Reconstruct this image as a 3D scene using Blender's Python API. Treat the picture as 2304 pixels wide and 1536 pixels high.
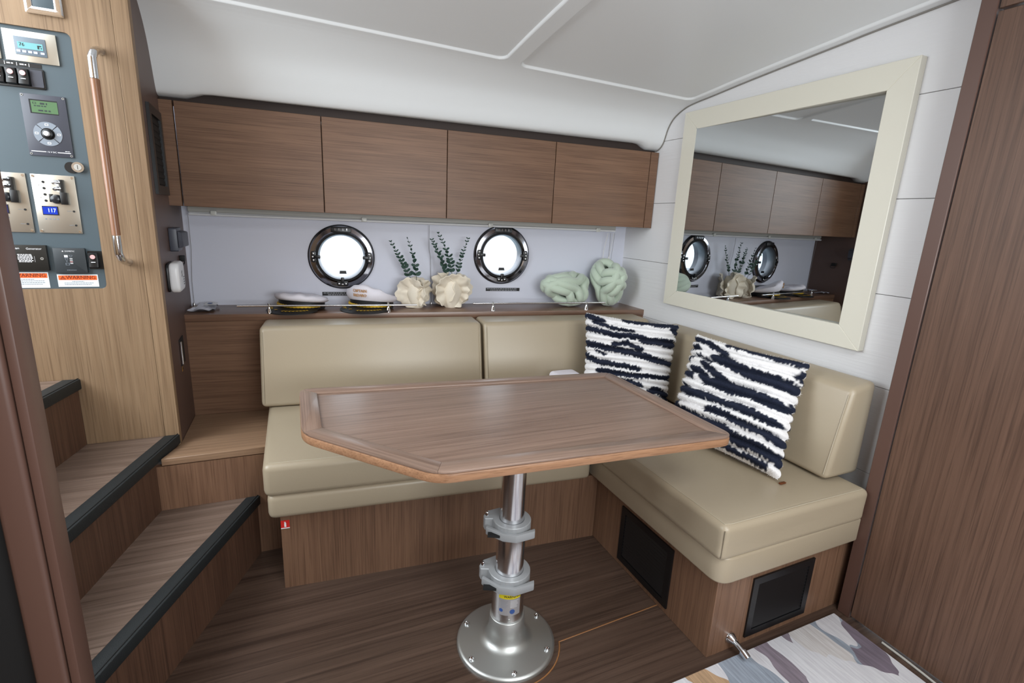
import bpy, bmesh, math, random
from mathutils import Vector, Matrix, noise as mnoise

# ---------------------------------------------------------------- reset
for o in list(bpy.data.objects): bpy.data.objects.remove(o, do_unlink=True)
SC = bpy.context.scene
COL = SC.collection
PI = math.pi
random.seed(7)

# ---------------------------------------------------------------- camera
def cam_matrix(loc, yaw, pitch, roll):
    F = Vector((math.sin(yaw)*math.cos(pitch), math.cos(yaw)*math.cos(pitch), math.sin(pitch)))
    r = Vector((math.cos(yaw), -math.sin(yaw), 0)); u = r.cross(F)
    r2 = r*math.cos(roll)+u*math.sin(roll); u2 = -r*math.sin(roll)+u*math.cos(roll)
    m = Matrix(((r2.x, u2.x, -F.x, loc[0]), (r2.y, u2.y, -F.y, loc[1]), (r2.z, u2.z, -F.z, loc[2]), (0, 0, 0, 1)))
    return m
cam = bpy.data.cameras.new('camera'); co = bpy.data.objects.new('camera', cam); COL.objects.link(co)
cam.sensor_width = 36; cam.lens = 1119.54*36/2304; cam.clip_start = .05; cam.clip_end = 200
co.matrix_world = cam_matrix((-1.7852, -2.4702, 1.2722), .417, -.2378, .0478)
SC.camera = co

# ---------------------------------------------------------------- world, lights, exposure
w = bpy.data.worlds.new('overcast'); SC.world = w; w.use_nodes = True
bg = w.node_tree.nodes['Background']; bg.inputs[0].default_value = (.86, .93, 1, 1); bg.inputs[1].default_value = 3.4

def area(name, loc, target, sx, sy, power, color):
    l = bpy.data.lights.new(name, 'AREA'); l.shape = 'RECTANGLE'; l.size = sx; l.size_y = sy; l.energy = power; l.color = color
    o = bpy.data.objects.new(name, l); COL.objects.link(o); o.location = loc
    o.rotation_euler = (Vector(target)-Vector(loc)).to_track_quat('-Z', 'Y').to_euler()
    return o
area('companionway_daylight', (-3.25, -1.10, 1.75), (-1.2, -.95, 1.15), 1.15, .95, 20, (.88, .96, 1))
area('rear_overhead_fill', (-1.15, -2.75, 1.98), (-1.15, -2.70, 0), .7, .7, 15, (.93, .98, 1))  # added overhead fill behind the camera; the ceiling has no hatch here
area('rear_frontal_fill', (-1.1, -3.38, 1.25), (-1.1, 0, 1.75), 1.5, .5, 31, (.91, .97, 1))  # added frontal fill from behind the camera; the wall there is solid
vs = SC.view_settings
vs.view_transform = 'Standard'; vs.look = 'None'; vs.gamma = 1; vs.use_curve_mapping = False; vs.exposure = 0.24

# ---------------------------------------------------------------- materials
def lin(c):
    return tuple(((v/255)/12.92 if v/255 <= .04045 else ((v/255+.055)/1.055)**2.4) for v in c)+(1,)
MATS = {}
def mat(name, col, rough=.5, metal=0, spec=.5, bump=None, coat=0, emit=None, es=0, sheen=0):
    if name in MATS: return MATS[name]
    m = bpy.data.materials.new(name); m.use_nodes = True; n = m.node_tree.nodes; b = n['Principled BSDF']
    b.inputs['Base Color'].default_value = lin(col); b.inputs['Roughness'].default_value = rough
    b.inputs['Metallic'].default_value = metal; b.inputs['Specular IOR Level'].default_value = spec
    b.inputs['Coat Weight'].default_value = coat; b.inputs['Sheen Weight'].default_value = sheen
    if emit: b.inputs['Emission Color'].default_value = lin(emit); b.inputs['Emission Strength'].default_value = es
    if bump:
        sc, st = bump[:2]
        tc = n.new('ShaderNodeTexCoord'); mp = n.new('ShaderNodeMapping'); nz = n.new('ShaderNodeTexNoise'); bp = n.new('ShaderNodeBump')
        if len(bump) > 2: mp.inputs['Scale'].default_value = bump[2]
        nz.inputs['Scale'].default_value = sc; nz.inputs['Detail'].default_value = 4; bp.inputs['Strength'].default_value = st; bp.inputs['Distance'].default_value = .002
        L = m.node_tree.links
        L.new(tc.outputs['Object'], mp.inputs[0]); L.new(mp.outputs[0], nz.inputs[0]); L.new(nz.outputs[0], bp.inputs['Height']); L.new(bp.outputs[0], b.inputs['Normal'])
    MATS[name] = m; return m

def wood(name, c1, c2, c3, axis, rough=.42, fine=1.0, plank=None, spec=.4, bump=.12):
    """oak veneer: long streaks along one local axis"""
    if name in MATS: return MATS[name]
    m = bpy.data.materials.new(name); m.use_nodes = True; nt = m.node_tree; n = nt.nodes; L = nt.links; b = n['Principled BSDF']
    tc = n.new('ShaderNodeTexCoord')
    def streak(sc, stretch, detail, off):
        mp = n.new('ShaderNodeMapping'); s = [1, 1, 1]; s['xyz'.index(axis)] = stretch; mp.inputs['Scale'].default_value = s; mp.inputs['Location'].default_value = (off, off*.7, off*1.3)
        nz = n.new('ShaderNodeTexNoise'); nz.inputs['Scale'].default_value = sc; nz.inputs['Detail'].default_value = detail; nz.inputs['Roughness'].default_value = .62; nz.inputs['Distortion'].default_value = .18
        L.new(tc.outputs['Object'], mp.inputs[0]); L.new(mp.outputs[0], nz.inputs[0]); return nz
    a = streak(64*fine, .022, 6, 0); bb = streak(230*fine, .016, 3, 3.1); c = streak(9*fine, .10, 3, 7.7)
    r1 = n.new('ShaderNodeValToRGB'); r1.color_ramp.elements[0].position = .25; r1.color_ramp.elements[1].position = .75
    r1.color_ramp.elements[0].color = lin(c1); r1.color_ramp.elements[1].color = lin(c2)
    L.new(a.outputs[0], r1.inputs[0])
    r2 = n.new('ShaderNodeValToRGB'); r2.color_ramp.elements[0].position = .34; r2.color_ramp.elements[1].position = .52
    r2.color_ramp.elements[0].color = (1, 1, 1, 1); r2.color_ramp.elements[1].color = (0, 0, 0, 1); L.new(bb.outputs[0], r2.inputs[0])
    mx = n.new('ShaderNodeMix'); mx.data_type = 'RGBA'; mx.inputs['B'].default_value = lin(c3)
    ml = n.new('ShaderNodeMath'); ml.operation = 'MULTIPLY'; ml.inputs[1].default_value = .55; L.new(r2.outputs[0], ml.inputs[0]); L.new(ml.outputs[0], mx.inputs['Factor']); L.new(r1.outputs[0], mx.inputs['A'])
    hv = n.new('ShaderNodeHueSaturation'); mr = n.new('ShaderNodeMapRange'); mr.inputs['From Min'].default_value = .3; mr.inputs['From Max'].default_value = .7; mr.inputs['To Min'].default_value = .90; mr.inputs['To Max'].default_value = 1.09
    L.new(c.outputs[0], mr.inputs[0]); oi = n.new('ShaderNodeObjectInfo'); mr2 = n.new('ShaderNodeMapRange'); mr2.inputs['To Min'].default_value = .92; mr2.inputs['To Max'].default_value = 1.06; L.new(oi.outputs['Random'], mr2.inputs[0])
    mm = n.new('ShaderNodeMath'); mm.operation = 'MULTIPLY'; L.new(mr.outputs[0], mm.inputs[0]); L.new(mr2.outputs[0], mm.inputs[1]); L.new(mm.outputs[0], hv.inputs['Value']); L.new(mx.outputs['Result'], hv.inputs['Color'])
    L.new(hv.outputs[0], b.inputs['Base Color'])
    b.inputs['Roughness'].default_value = rough; b.inputs['Specular IOR Level'].default_value = spec
    bp = n.new('ShaderNodeBump'); bp.inputs['Strength'].default_value = bump; bp.inputs['Distance'].default_value = .001; L.new(bb.outputs[0], bp.inputs['Height']); L.new(bp.outputs[0], b.inputs['Normal'])
    MATS[name] = m; return m

OAK = ((110, 81, 63), (133, 101, 79), (78, 54, 40))
OAKL = ((132, 106, 80), (156, 130, 102), (100, 77, 56))
oak_x = wood('oak_grain_x', *OAK, 'x'); oak_y = wood('oak_grain_y', *OAK, 'y'); oak_z = wood('oak_grain_z', *OAK, 'z')
oakl_z = wood('light_oak_z', *OAKL, 'z', rough=.5); 
shelf_w = wood('shelf_oak', (104, 76, 60), (134, 102, 82), (80, 58, 45), 'x', rough=.34, spec=.8, bump=.05)
table_x = wood('table_oak_x', (128, 104, 90), (152, 127, 112), (94, 74, 62), 'x', rough=.3, spec=.55)
table_y = wood('table_oak_y', (128, 106, 94), (152, 130, 117), (94, 74, 62), 'y', rough=.3, spec=.55)
table_e = wood('table_edge_oak', (150, 110, 82), (176, 134, 102), (120, 86, 62), 'x', rough=.4)
floor_w = wood('floor_oak', (64, 49, 41), (94, 75, 64), (43, 31, 26), 'x', rough=.3, fine=.55, spec=.5)
tread_w = wood('tread_oak', (104, 86, 75), (138, 118, 106), (72, 57, 48), 'x', rough=.32, fine=.55, spec=.5)
door_w = wood('door_oak', (85, 61, 48), (107, 80, 65), (58, 40, 30), 'z', rough=.45)
dark_w = wood('dark_oak', (78, 54, 42), (102, 74, 58), (52, 36, 28), 'z', rough=.5)
brown = mat('brown_laminate', (92, 70, 62), .45)
jamb = mat('jamb_brown', (90, 65, 56), .4)
white = mat('headliner_white', (232, 234, 235), .38, spec=.45)
wallw = mat('lining_white', (216, 218, 231), .45, bump=(9, .02))  # bluish sky bounce from the portholes is mixed into this white
plankw = mat('white_embossed_plank', (226, 225, 226), .5, bump=(90, .5, (1, .04, 1)))
leather = mat('beige_leather', (166, 152, 130), .36, spec=.5, bump=(220, .08))
thread = mat('cream_thread', (180, 169, 148), .7)
chrome = mat('chrome', (220, 222, 226), .08, 1)
dchrome = mat('smoked_chrome', (138, 138, 144), .1, 1)
alu = mat('brushed_aluminium', (226, 226, 228), .2, 1, bump=(60, .05, (1, 1, .05)))
alub = mat('anodised_aluminium', (190, 191, 188), .42, .9)
gclamp = mat('grey_cast_clamp', (158, 160, 162), .45, .25)
steel = mat('brushed_steel_plate', (196, 190, 178), .38, .9, bump=(40, .05, (.05, 1, 1)))
black = mat('black_plastic', (18, 18, 20), .35)
blackm = mat('black_matte', (12, 12, 13), .7)
rubber = mat('black_rubber_nosing', (28, 33, 35), .62, bump=(500, .5))
grayp = mat('slate_grey_panel', (76, 89, 96), .38)
dgray = mat('charcoal_plate', (64, 66, 76), .4)
mgray = mat('mid_grey_plastic', (128, 136, 146), .4)
creamf = mat('cream_frame', (222, 218, 204), .32)
creaml = mat('cream_frame_edge', (214, 200, 184), .5)
mirror = mat('mirror_silver', (200, 204, 206), .01, 1)
glassw = mat('white_plastic', (232, 232, 234), .3)
whitep = mat('white_print', (235, 235, 238), .6)
ivory = mat('ivory_ceramic', (232, 222, 204), .55)
leafm = mat('eucalyptus_leaf', (44, 72, 62), .5)
stemm = mat('eucalyptus_stem', (60, 78, 60), .6)
sage = mat('sage_velvet', (192, 206, 188), .85, sheen=.5, bump=(220, .15))
hatw = mat('white_cotton', (228, 224, 232), .9, bump=(300, .2))
hatb = mat('black_felt', (16, 16, 19), .55)
gold = mat('gold_braid', (222, 180, 50), .5, .1)
goldt = mat('gold_thread', (188, 140, 84), .6)
wleather = mat('tan_wood_grip', (136, 94, 68), .3, spec=.6)
orange = mat('orange_print', (240, 106, 40), .5)
redp = mat('red_print', (206, 38, 34), .5)
dred = mat('maroon_print', (110, 30, 20), .6)
yellow = mat('yellow_print', (214, 196, 30), .5)
bluep = mat('blue_print', (50, 80, 140), .5)
pink = mat('pink_mark', (236, 176, 176), .5)
lcdc = mat('cyan_lcd', (112, 168, 172), .25, emit=(120, 190, 196), es=.06)
lcdg = mat('green_lcd', (82, 112, 80), .25, emit=(96, 150, 90), es=.04)
lcdb = mat('blue_lcd', (14, 40, 130), .2, emit=(16, 60, 200), es=.5)
lcdd = mat('lit_digits', (190, 220, 255), .4, emit=(190, 220, 255), es=1.2)
darkink = mat('dark_ink', (28, 40, 40), .6)
cordm = mat('white_cord', (226, 224, 220), .6)
gcord = mat('grey_cord', (140, 138, 138), .6)
brass = mat('brass_joint', (150, 104, 66), .4, .2)
clearp = mat('clear_bag', (206, 206, 214), .15)
cardw = mat('white_card', (236, 236, 236), .6)

def glass_mat():
    m = bpy.data.materials.new('clear_glass'); m.use_nodes = True; nt = m.node_tree; n = nt.nodes; n.clear()
    o = n.new('ShaderNodeOutputMaterial'); t = n.new('ShaderNodeBsdfTransparent'); g = n.new('ShaderNodeBsdfGlossy'); g.inputs['Roughness'].default_value = .02
    x = n.new('ShaderNodeMixShader'); x.inputs[0].default_value = .06; t.inputs[0].default_value = (.95, .97, .98, 1)
    nt.links.new(t.outputs[0], x.inputs[1]); nt.links.new(g.outputs[0], x.inputs[2]); nt.links.new(x.outputs[0], o.inputs[0]); return m
glass = glass_mat()

def rug_mat():
    m = bpy.data.materials.new('rug_pattern'); m.use_nodes = True; nt = m.node_tree; n = nt.nodes; L = nt.links; b = n['Principled BSDF']
    tc = n.new('ShaderNodeTexCoord'); mp = n.new('ShaderNodeMapping'); mp.inputs['Rotation'].default_value = (0, 0, .5); mp.inputs['Scale'].default_value = (1.6, .75, 1); mp.inputs['Location'].default_value = (.37, .21, 0)
    nz = n.new('ShaderNodeTexNoise'); nz.inputs['Scale'].default_value = 5; nz.inputs['Detail'].default_value = 2
    sc = n.new('ShaderNodeVectorMath'); sc.operation = 'SCALE'; sc.inputs['Scale'].default_value = .22
    ad = n.new('ShaderNodeVectorMath'); ad.operation = 'ADD'
    vo = n.new('ShaderNodeTexVoronoi'); vo.inputs['Scale'].default_value = 6.5
    L.new(tc.outputs['Object'], mp.inputs[0]); L.new(mp.outputs[0], nz.inputs[0]); L.new(nz.outputs['Color'], sc.inputs[0]); L.new(mp.outputs[0], ad.inputs[0]); L.new(sc.outputs[0], ad.inputs[1]); L.new(ad.outputs[0], vo.inputs['Vector'])
    sp = n.new('ShaderNodeSeparateColor'); L.new(vo.outputs['Color'], sp.inputs[0])
    r = n.new('ShaderNodeValToRGB'); cr = r.color_ramp; cr.interpolation = 'CONSTANT'
    cols = [(0, (214, 212, 216)), (.34, (134, 122, 132)), (.5, (206, 200, 198)), (.66, (148, 156, 168)), (.76, (222, 220, 222)), (.86, (120, 108, 120)), (.95, (180, 148, 116))]
    cr.elements[0].color = lin(cols[0][1]); cr.elements[1].position = cols[1][0]; cr.elements[1].color = lin(cols[1][1])
    for p, c in cols[2:]:
        e = cr.elements.new(p); e.color = lin(c)
    L.new(sp.outputs[0], r.inputs[0])
    m2 = n.new('ShaderNodeMapping'); m2.inputs['Rotation'].default_value = (0, 0, .55); m2.inputs['Scale'].default_value = (1, .08, 1)
    n2 = n.new('ShaderNodeTexNoise'); n2.inputs['Scale'].default_value = 160; n2.inputs['Detail'].default_value = 4
    L.new(tc.outputs['Object'], m2.inputs[0]); L.new(m2.outputs[0], n2.inputs[0])
    mx = n.new('ShaderNodeMix'); mx.data_type = 'RGBA'; mx.blend_type = 'OVERLAY'; mx.inputs['Factor'].default_value = .55
    L.new(r.outputs[0], mx.inputs['A']); L.new(n2.outputs[0], mx.inputs['B']); L.new(mx.outputs['Result'], b.inputs['Base Color'])
    b.inputs['Roughness'].default_value = .95
    bp = n.new('ShaderNodeBump'); bp.inputs['Strength'].default_value = .4; bp.inputs['Distance'].default_value = .002; L.new(n2.outputs[0], bp.inputs['Height']); L.new(bp.outputs[0], b.inputs['Normal'])
    return m
rugm = rug_mat()

def vcol_mat(name, rough=.95):
    m = bpy.data.materials.new(name); m.use_nodes = True; n = m.node_tree.nodes; b = n['Principled BSDF']; b.inputs['Roughness'].default_value = rough; b.inputs['Specular IOR Level'].default_value = .15
    a = n.new('ShaderNodeAttribute'); a.attribute_name = 'Col'; m.node_tree.links.new(a.outputs['Color'], b.inputs['Base Color']); return m
furm = vcol_mat('striped_fur')

# ---------------------------------------------------------------- mesh helpers
class MB:
    def __init__(s): s.v = []; s.f = []
    def add(s, vs, fs):
        k = len(s.v); s.v += [tuple(p) for p in vs]; s.f += [tuple(i+k for i in f) for f in fs]; return s
    def box(s, x0, x1, y0, y1, z0, z1):
        return s.add([(x0,y0,z0),(x1,y0,z0),(x1,y1,z0),(x0,y1,z0),(x0,y0,z1),(x1,y0,z1),(x1,y1,z1),(x0,y1,z1)],
                     [(0,3,2,1),(4,5,6,7),(0,1,5,4),(1,2,6,5),(2,3,7,6),(3,0,4,7)])
    def prism(s, poly, z0, z1):
        n = len(poly); return s.add([(p[0],p[1],z0) for p in poly]+[(p[0],p[1],z1) for p in poly],
            [tuple(range(n-1,-1,-1)), tuple(range(n,2*n))]+[(i,(i+1)%n,(i+1)%n+n,i+n) for i in range(n)])
    def prism_y(s, poly, y0, y1):      # poly in (x, z); y0 nearer the viewer
        n = len(poly); return s.add([(p[0],y0,p[1]) for p in poly]+[(p[0],y1,p[1]) for p in poly],
            [tuple(range(n)), tuple(range(2*n-1,n-1,-1))]+[((i+1)%n,i,i+n,(i+1)%n+n) for i in range(n)])
    def tube(s, path, r, seg=8, cap=True, closed=False):
        P = [Vector(p) for p in path]; n = len(P); rs = r if isinstance(r, (list, tuple)) else [r]*n
        T = []
        for i in range(n):
            a = P[(i-1) % n] if (closed or i > 0) else P[i]; b = P[(i+1) % n] if (closed or i < n-1) else P[i]
            T.append((b-a).normalized())
        u = T[0].orthogonal().normalized(); vs = []; 
        for i in range(n):
            u = (u-T[i]*u.dot(T[i])).normalized(); w_ = T[i].cross(u)
            for k in range(seg):
                a = 2*PI*k/seg; vs.append(P[i]+(u*math.cos(a)+w_*math.sin(a))*rs[i])
        fs = []
        for i in range(n if closed else n-1):
            j = (i+1) % n; sh = 0
            if closed and i == n-1:   # match twist
                best = 1e9
                for t_ in range(seg):
                    d = (vs[i*seg]-vs[t_]).length
                    if d < best: best = d; sh = t_
            for k in range(seg):
                fs.append((i*seg+k, i*seg+(k+1) % seg, j*seg+(k+1+sh) % seg, j*seg+(k+sh) % seg))
        if cap and not closed: fs += [tuple(range(seg-1,-1,-1)), tuple(range((n-1)*seg, n*seg))]
        return s.add(vs, fs)
    def lathe(s, prof, seg=32, axis='z', c=(0,0,0), cap=True):
        vs = []; n = len(prof)
        for r, h in prof:
            for k in range(seg):
                a = 2*PI*k/seg; x, y = r*math.cos(a), r*math.sin(a)
                p = (x,y,h) if axis == 'z' else ((x,-h,y) if axis == 'y' else (h,x,y))
                vs.append((p[0]+c[0],p[1]+c[1],p[2]+c[2]))
        fs = [(i*seg+k, i*seg+(k+1) % seg, (i+1)*seg+(k+1) % seg, (i+1)*seg+k) for i in range(n-1) for k in range(seg)]
        if cap: fs += [tuple(range(seg-1,-1,-1)), tuple(range((n-1)*seg, n*seg))]
        return s.add(vs, fs)
    def xf(s, M):
        s.v = [tuple(M @ Vector(p)) for p in s.v]; return s
    def mesh(s, name, bevel=0, seg=2, smooth=None, angle=40):
        me = bpy.data.meshes.new(name); me.from_pydata(s.v, [], s.f); me.validate()
        bm = bmesh.new(); bm.from_mesh(me); bmesh.ops.recalc_face_normals(bm, faces=bm.faces)
        if bevel:
            ed = [e for e in bm.edges if len(e.link_faces) == 2 and e.calc_face_angle(0) > .5]
            bmesh.ops.bevel(bm, geom=ed, offset=bevel, segments=seg, profile=.5, affect='EDGES', clamp_overlap=True)
        bm.to_mesh(me); bm.free()
        if smooth is None: smooth = bool(bevel)
        if smooth:
            me.shade_smooth()
            me.set_sharp_from_angle(angle=math.radians(angle))
        return me

def link(name, me, m, parent=None):
    o = bpy.data.objects.new(name, me); COL.objects.link(o)
    if m is not None and me is not None and not me.materials: me.materials.append(m)
    if parent: o.parent = parent
    return o
def props(o, label=None, cat=None, group=None, kind=None):
    if label: o['label'] = label
    if cat: o['category'] = cat
    if group: o['group'] = group
    if kind: o['kind'] = kind
    return o
def thing(name, label, cat, loc=(0,0,0), rz=0, group=None):
    o = bpy.data.objects.new(name, None); COL.objects.link(o); o.location = loc; o.rotation_euler = (0,0,rz); o.empty_display_size = .05
    return props(o, label, cat, group)
def struct(name, loc=(0,0,0), rz=0, label=None):
    o = bpy.data.objects.new(name, None); COL.objects.link(o); o.location = loc; o.rotation_euler = (0,0,rz); o.empty_display_size = .05
    props(o, label); o['kind'] = 'structure'; return o
def rmat(root):
    return Matrix.Translation(root.location) @ root.rotation_euler.to_matrix().to_4x4()
def part(root, name, mb, m, bevel=0, seg=2, smooth=None, world=False, angle=40, label=None, top=None):
    """top: the thing whose frame the mesh is written in when the parent is itself a part"""
    if world: mb.xf(rmat(top or root).inverted())
    o = link(name, mb.mesh(name, bevel, seg, smooth, angle), m, root)
    if label: o['label'] = label
    return o

def text_mb(body, size, align='CENTER', font_scale_x=1.0, depth=.0003):
    cu = bpy.data.curves.new('txt', 'FONT'); cu.body = body; cu.size = size; cu.align_x = align; cu.align_y = 'CENTER'; cu.extrude = depth; cu.resolution_u = 2; cu.space_line = .95
    o = bpy.data.objects.new('txt', cu); COL.objects.link(o)
    dg = bpy.context.evaluated_depsgraph_get(); dg.update()
    me = bpy.data.meshes.new_from_object(o.evaluated_get(dg))
    mb = MB(); mb.v = [(v.co.x*font_scale_x, v.co.y, v.co.z) for v in me.vertices]; mb.f = [tuple(p.vertices) for p in me.polygons]
    bpy.data.objects.remove(o); bpy.data.curves.remove(cu); bpy.data.meshes.remove(me)
    return mb
FRONT = Matrix.Rotation(PI/2, 4, 'X')     # XY plane -> XZ plane facing -Y

def holed_plate(outer, holes, y0, y1):
    """plate in the XZ plane with holes; outer / holes are lists of (x, z)"""
    bm = bmesh.new(); loops = []
    for lp in [outer]+holes:
        vs = [bm.verts.new((p[0], y0, p[1])) for p in lp]; es = [bm.edges.new((vs[i], vs[(i+1) % len(vs)])) for i in range(len(vs))]; loops.append((vs, es))
    bmesh.ops.triangle_fill(bm, use_beauty=True, use_dissolve=False, edges=[e for _, es in loops for e in es], normal=(0,-1,0))
    faces = list(bm.faces); mb = MB()
    bm.verts.index_update(); vv = [tuple(v.co) for v in bm.verts]; ff = [tuple(v.index for v in f.verts) for f in faces]; n = len(vv)
    mb.add(vv+[(x, y1, z) for x, _, z in vv], ff+[tuple(i+n for i in reversed(f)) for f in ff])
    k = 0
    for vs, _ in loops:
        m_ = len(vs)
        for i in range(m_):
            a, b = k+i, k+(i+1) % m_; mb.f.append((a, b, b+n, a+n))
        k += m_
    bm.free(); return mb
def circ(cx, cz, r, n=48): return [(cx+r*math.cos(2*PI*i/n), cz+r*math.sin(2*PI*i/n)) for i in range(n)]
def rrect(x0, x1, z0, z1, r, n=5):
    out = []
    for cx, cz, a0 in ((x1-r, z1-r, 0), (x0+r, z1-r, PI/2), (x0+r, z0+r, PI), (x1-r, z0+r, 1.5*PI)):
        for i in range(n+1):
            a = a0+PI/2*i/n; out.append((cx+r*math.cos(a), cz+r*math.sin(a)))
    return out
def catmull(pts, n=6):
    out = []; N = len(pts)
    for i in range(N-1):
        p0, p1, p2, p3 = [Vector(pts[max(0, min(N-1, j))]) for j in (i-1, i, i+1, i+2)]
        for k in range(n):
            t = k/n; out.append(.5*((2*p1)+(p2-p0)*t+(2*p0-5*p1+4*p2-p3)*t*t+(3*p1-p0-3*p2+p3)*t**3))
    out.append(Vector(pts[-1])); return out

# ---------------------------------------------------------------- frames of the cabin
KB = -.0952; HA = math.atan(KB); HT = Vector((math.cos(HA), math.sin(HA), 0)); HN = Vector((-math.sin(HA), math.cos(HA), 0))
def H(s, off, z): p = HT*s-HN*off; return Vector((p.x, p.y, z))       # hull frame: along the lining, off the lining, up
ZS = .8225                                                            # shelf top
def yc(x): return -.2303-.0614*x                                      # cupboard fronts
def yb(x): return -.992-.0883*x                                       # back bench base front
def ybo(o, x): return -o-.0883*x

# ================================================================ SETTING
# ---- floor: two boards of sole with a joint that turns round the table foot
fl = struct('floor', (-1.2, -1.6, 0))
def fpoly(pts, name, m=floor_w, z0=-.03, z1=0): 
    return part(fl, name, MB().prism(pts, z0, z1), m, world=True)
jt = [(-.70,-1.347),(-1.085,-1.364)]
arc = [(-1.24+.168*math.cos(a), -1.30+.168*math.sin(a)) for a in [math.radians(d) for d in range(-22, -100, -6)]]
g = .002
path = [(-.66,-1.345)]+jt+arc+[(-1.27,-2.0),(-1.27,-3.7)]
fpoly([(-.66,-1.345+g)]+[(p[0], p[1]+g) for p in jt]+[(p[0]-g, p[1]+g) for p in arc]+[(-1.27-g,-2.0),(-1.27-g,-3.7),(-3.4,-3.7),(-3.4,.3),(.1,.3),(.1,-1.345+g)], 'floor_board')
fpoly([(-.66,-1.345-g)]+[(p[0], p[1]-g) for p in jt]+[(p[0]+g, p[1]-g) for p in arc]+[(-1.27+g,-2.0),(-1.27+g,-3.7),(.1,-3.7),(.1,-1.345-g)], 'floor_board')
part(fl, 'joint_strip', MB().tube([(p[0], p[1], -.0015) for p in path], .0028, 6), brass, world=True)

# ---- hull lining with two portholes
PORT = [(-1.574, 1.059), (-.750, 1.088)]
wb = struct('wall_back', (0, 0, 0), HA)
part(wb, 'lining', holed_plate([(-2.45,.2),(.3,.2),(.3,1.9),(-2.45,1.9)], [circ(s, z, .13) for s, z in PORT], 0, .05), wallw)

# ---- white plank wall on the right
wr = struct('wall_right', (0, 0, 0))
zj = [.0, .48, .785, 1.0914, 1.3973, 1.7057, 2.15]
for a, b in zip(zj[:-1], zj[1:]):
    part(wr, 'plank', MB().box(0, .03, -1.60, .25, a+.0008, b-.0008), plankw, bevel=.0012, seg=1, smooth=False)
part(wr, 'backing', MB().box(.03, .05, -1.6, .25, 0, 2.15), mat('joint_shadow_grey', (150, 146, 146), .8))

# ---- bulkhead with the switch panel on the left
PX0, PX1, PZ0, PZ1 = -2.70, -2.357, .992, 1.748
wl = struct('wall_left', (-2.5, -.44, 0))
pl = holed_plate([(-3.3,.0),(-2.2500,.0),(-2.2500,2.3),(-3.3,2.3)], [rrect(PX0, PX1, PZ0, PZ1, .016)], -.44, -.415)
part(wl, 'front_panel', pl, oakl_z, world=True)
part(wl, 'corner_post', MB().box(-2.2495, -2.205, -.4405, -.41, 0, 2.3), oakl_z, bevel=.0015, seg=1, world=True)
part(wl, 'side_panel', MB().prism([(-2.2065,-.41),(-2.2345,.24),(-2.26,.24),(-2.25,-.41)], 0, 2.3), brown, world=True)

# ---- headliner
RP = [(-.06,1.668),(-.03,1.664),(.0,1.675),(.025,1.702),(.05,1.767),(.089,1.811),(.159,1.843),(.225,1.855),(.327,1.865),(.559,1.889),(.912,1.92),(1.241,1.947),(3.2,2.09)]
LP = [(-.06,1.672),(-.036,1.666),(-.005,1.668),(.02,1.682),(.05,1.742),(.091,1.824),(.15,1.885),(.235,1.935),(.33,1.952),(.56,1.975),(.91,2.0),(1.24,2.02),(3.2,2.12)]
RC = catmull(RP, 5); LC = catmull(LP, 5)
def sstep(a, b, x): t = max(0, min(1, (x-a)/(b-a))); return t*t*(3-2*t)
def cei(x, i):
    t = -x/2.23; o = RC[i].x*(1-t)+LC[i].x*t; z = RC[i].y*(1-t)+LC[i].y*t
    if i < 18:
        k = sstep(-2.14, -2.05, x)*(1-sstep(-.14, -.06, x)); z += .036*k*(1-i/18)
    return Vector((x, yc(x)-o, z))
def cei_o(x, o):                      # height of the headliner at a distance from the cupboard fronts
    for i in range(12, len(RC)-1):
        a, b = cei(x, i), cei(x, i+1); oa, ob = yc(x)-a.y, yc(x)-b.y
        if oa <= o <= ob: return a.z+(b.z-a.z)*(o-oa)/(ob-oa)
    return cei(x, len(RC)-1).z
cl = struct('ceiling', (-1.2, -1, 1.9))
PAN = [(-.90, -.035, .228, 2.7), (-2.30, -.965, .250, 2.7)]          # coffered panels: x0, x1, o0, o1
def sdf(x, o, p, r=.035):
    cx_, co_ = (p[0]+p[1])/2, (p[2]+p[3])/2; qx = abs(x-cx_)-(p[1]-p[0])/2+r; qo = abs(o-co_)-(p[3]-p[2])/2+r
    return math.hypot(max(qx, 0), max(qo, 0))+min(max(qx, qo), 0)-r
def cei_low(x, o):
    pts = [cei(x, i) for i in range(len(RC))]; os_ = [yc(x)-p.y for p in pts]
    for i in range(len(pts)-1):
        if os_[i] <= o <= os_[i+1]: return pts[i].z+(pts[i+1].z-pts[i].z)*(o-os_[i])/max(1e-9, os_[i+1]-os_[i])
    return pts[-1].z
xs = set(round(-.03*i, 4) for i in range(0, 82))
for b in (-.90, -.035, -.965): xs |= set(round(b+.003*k, 4) for k in range(-12, 13) if b+.003*k <= 0)
xs = sorted(xs, reverse=True)
ol_ = set(round(.17+.03*i, 4) for i in range(0, 40)) | set(round(1.4+.2*i, 4) for i in range(0, 10))
for b in (.228, .250): ol_ |= set(round(b+.003*k, 4) for k in range(-10, 13))
ol_ = sorted(ol_); NL = 31                                           # rows 0..NL-1 follow the moulded fascia, then fixed distances
rows = NL+len(ol_); grid = []
for x in xs:
    col = [cei(x, i) for i in range(NL)]; col = [p for p in col if yc(x)-p.y < .168]
    while len(col) < NL: col.append(col[-1].lerp(Vector((x, yc(x)-.17, cei_low(x, .17))), .5))
    for o in ol_:
        dz = 0
        for p in PAN: dz = max(dz, .009*(1-sstep(-.007, .0, sdf(x, o, p))))
        col.append(Vector((x, yc(x)-o, cei_low(x, o)+dz)))
    grid.append(col)
sets = {'headliner_shell': [], 'a': [], 'b': []}
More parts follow.
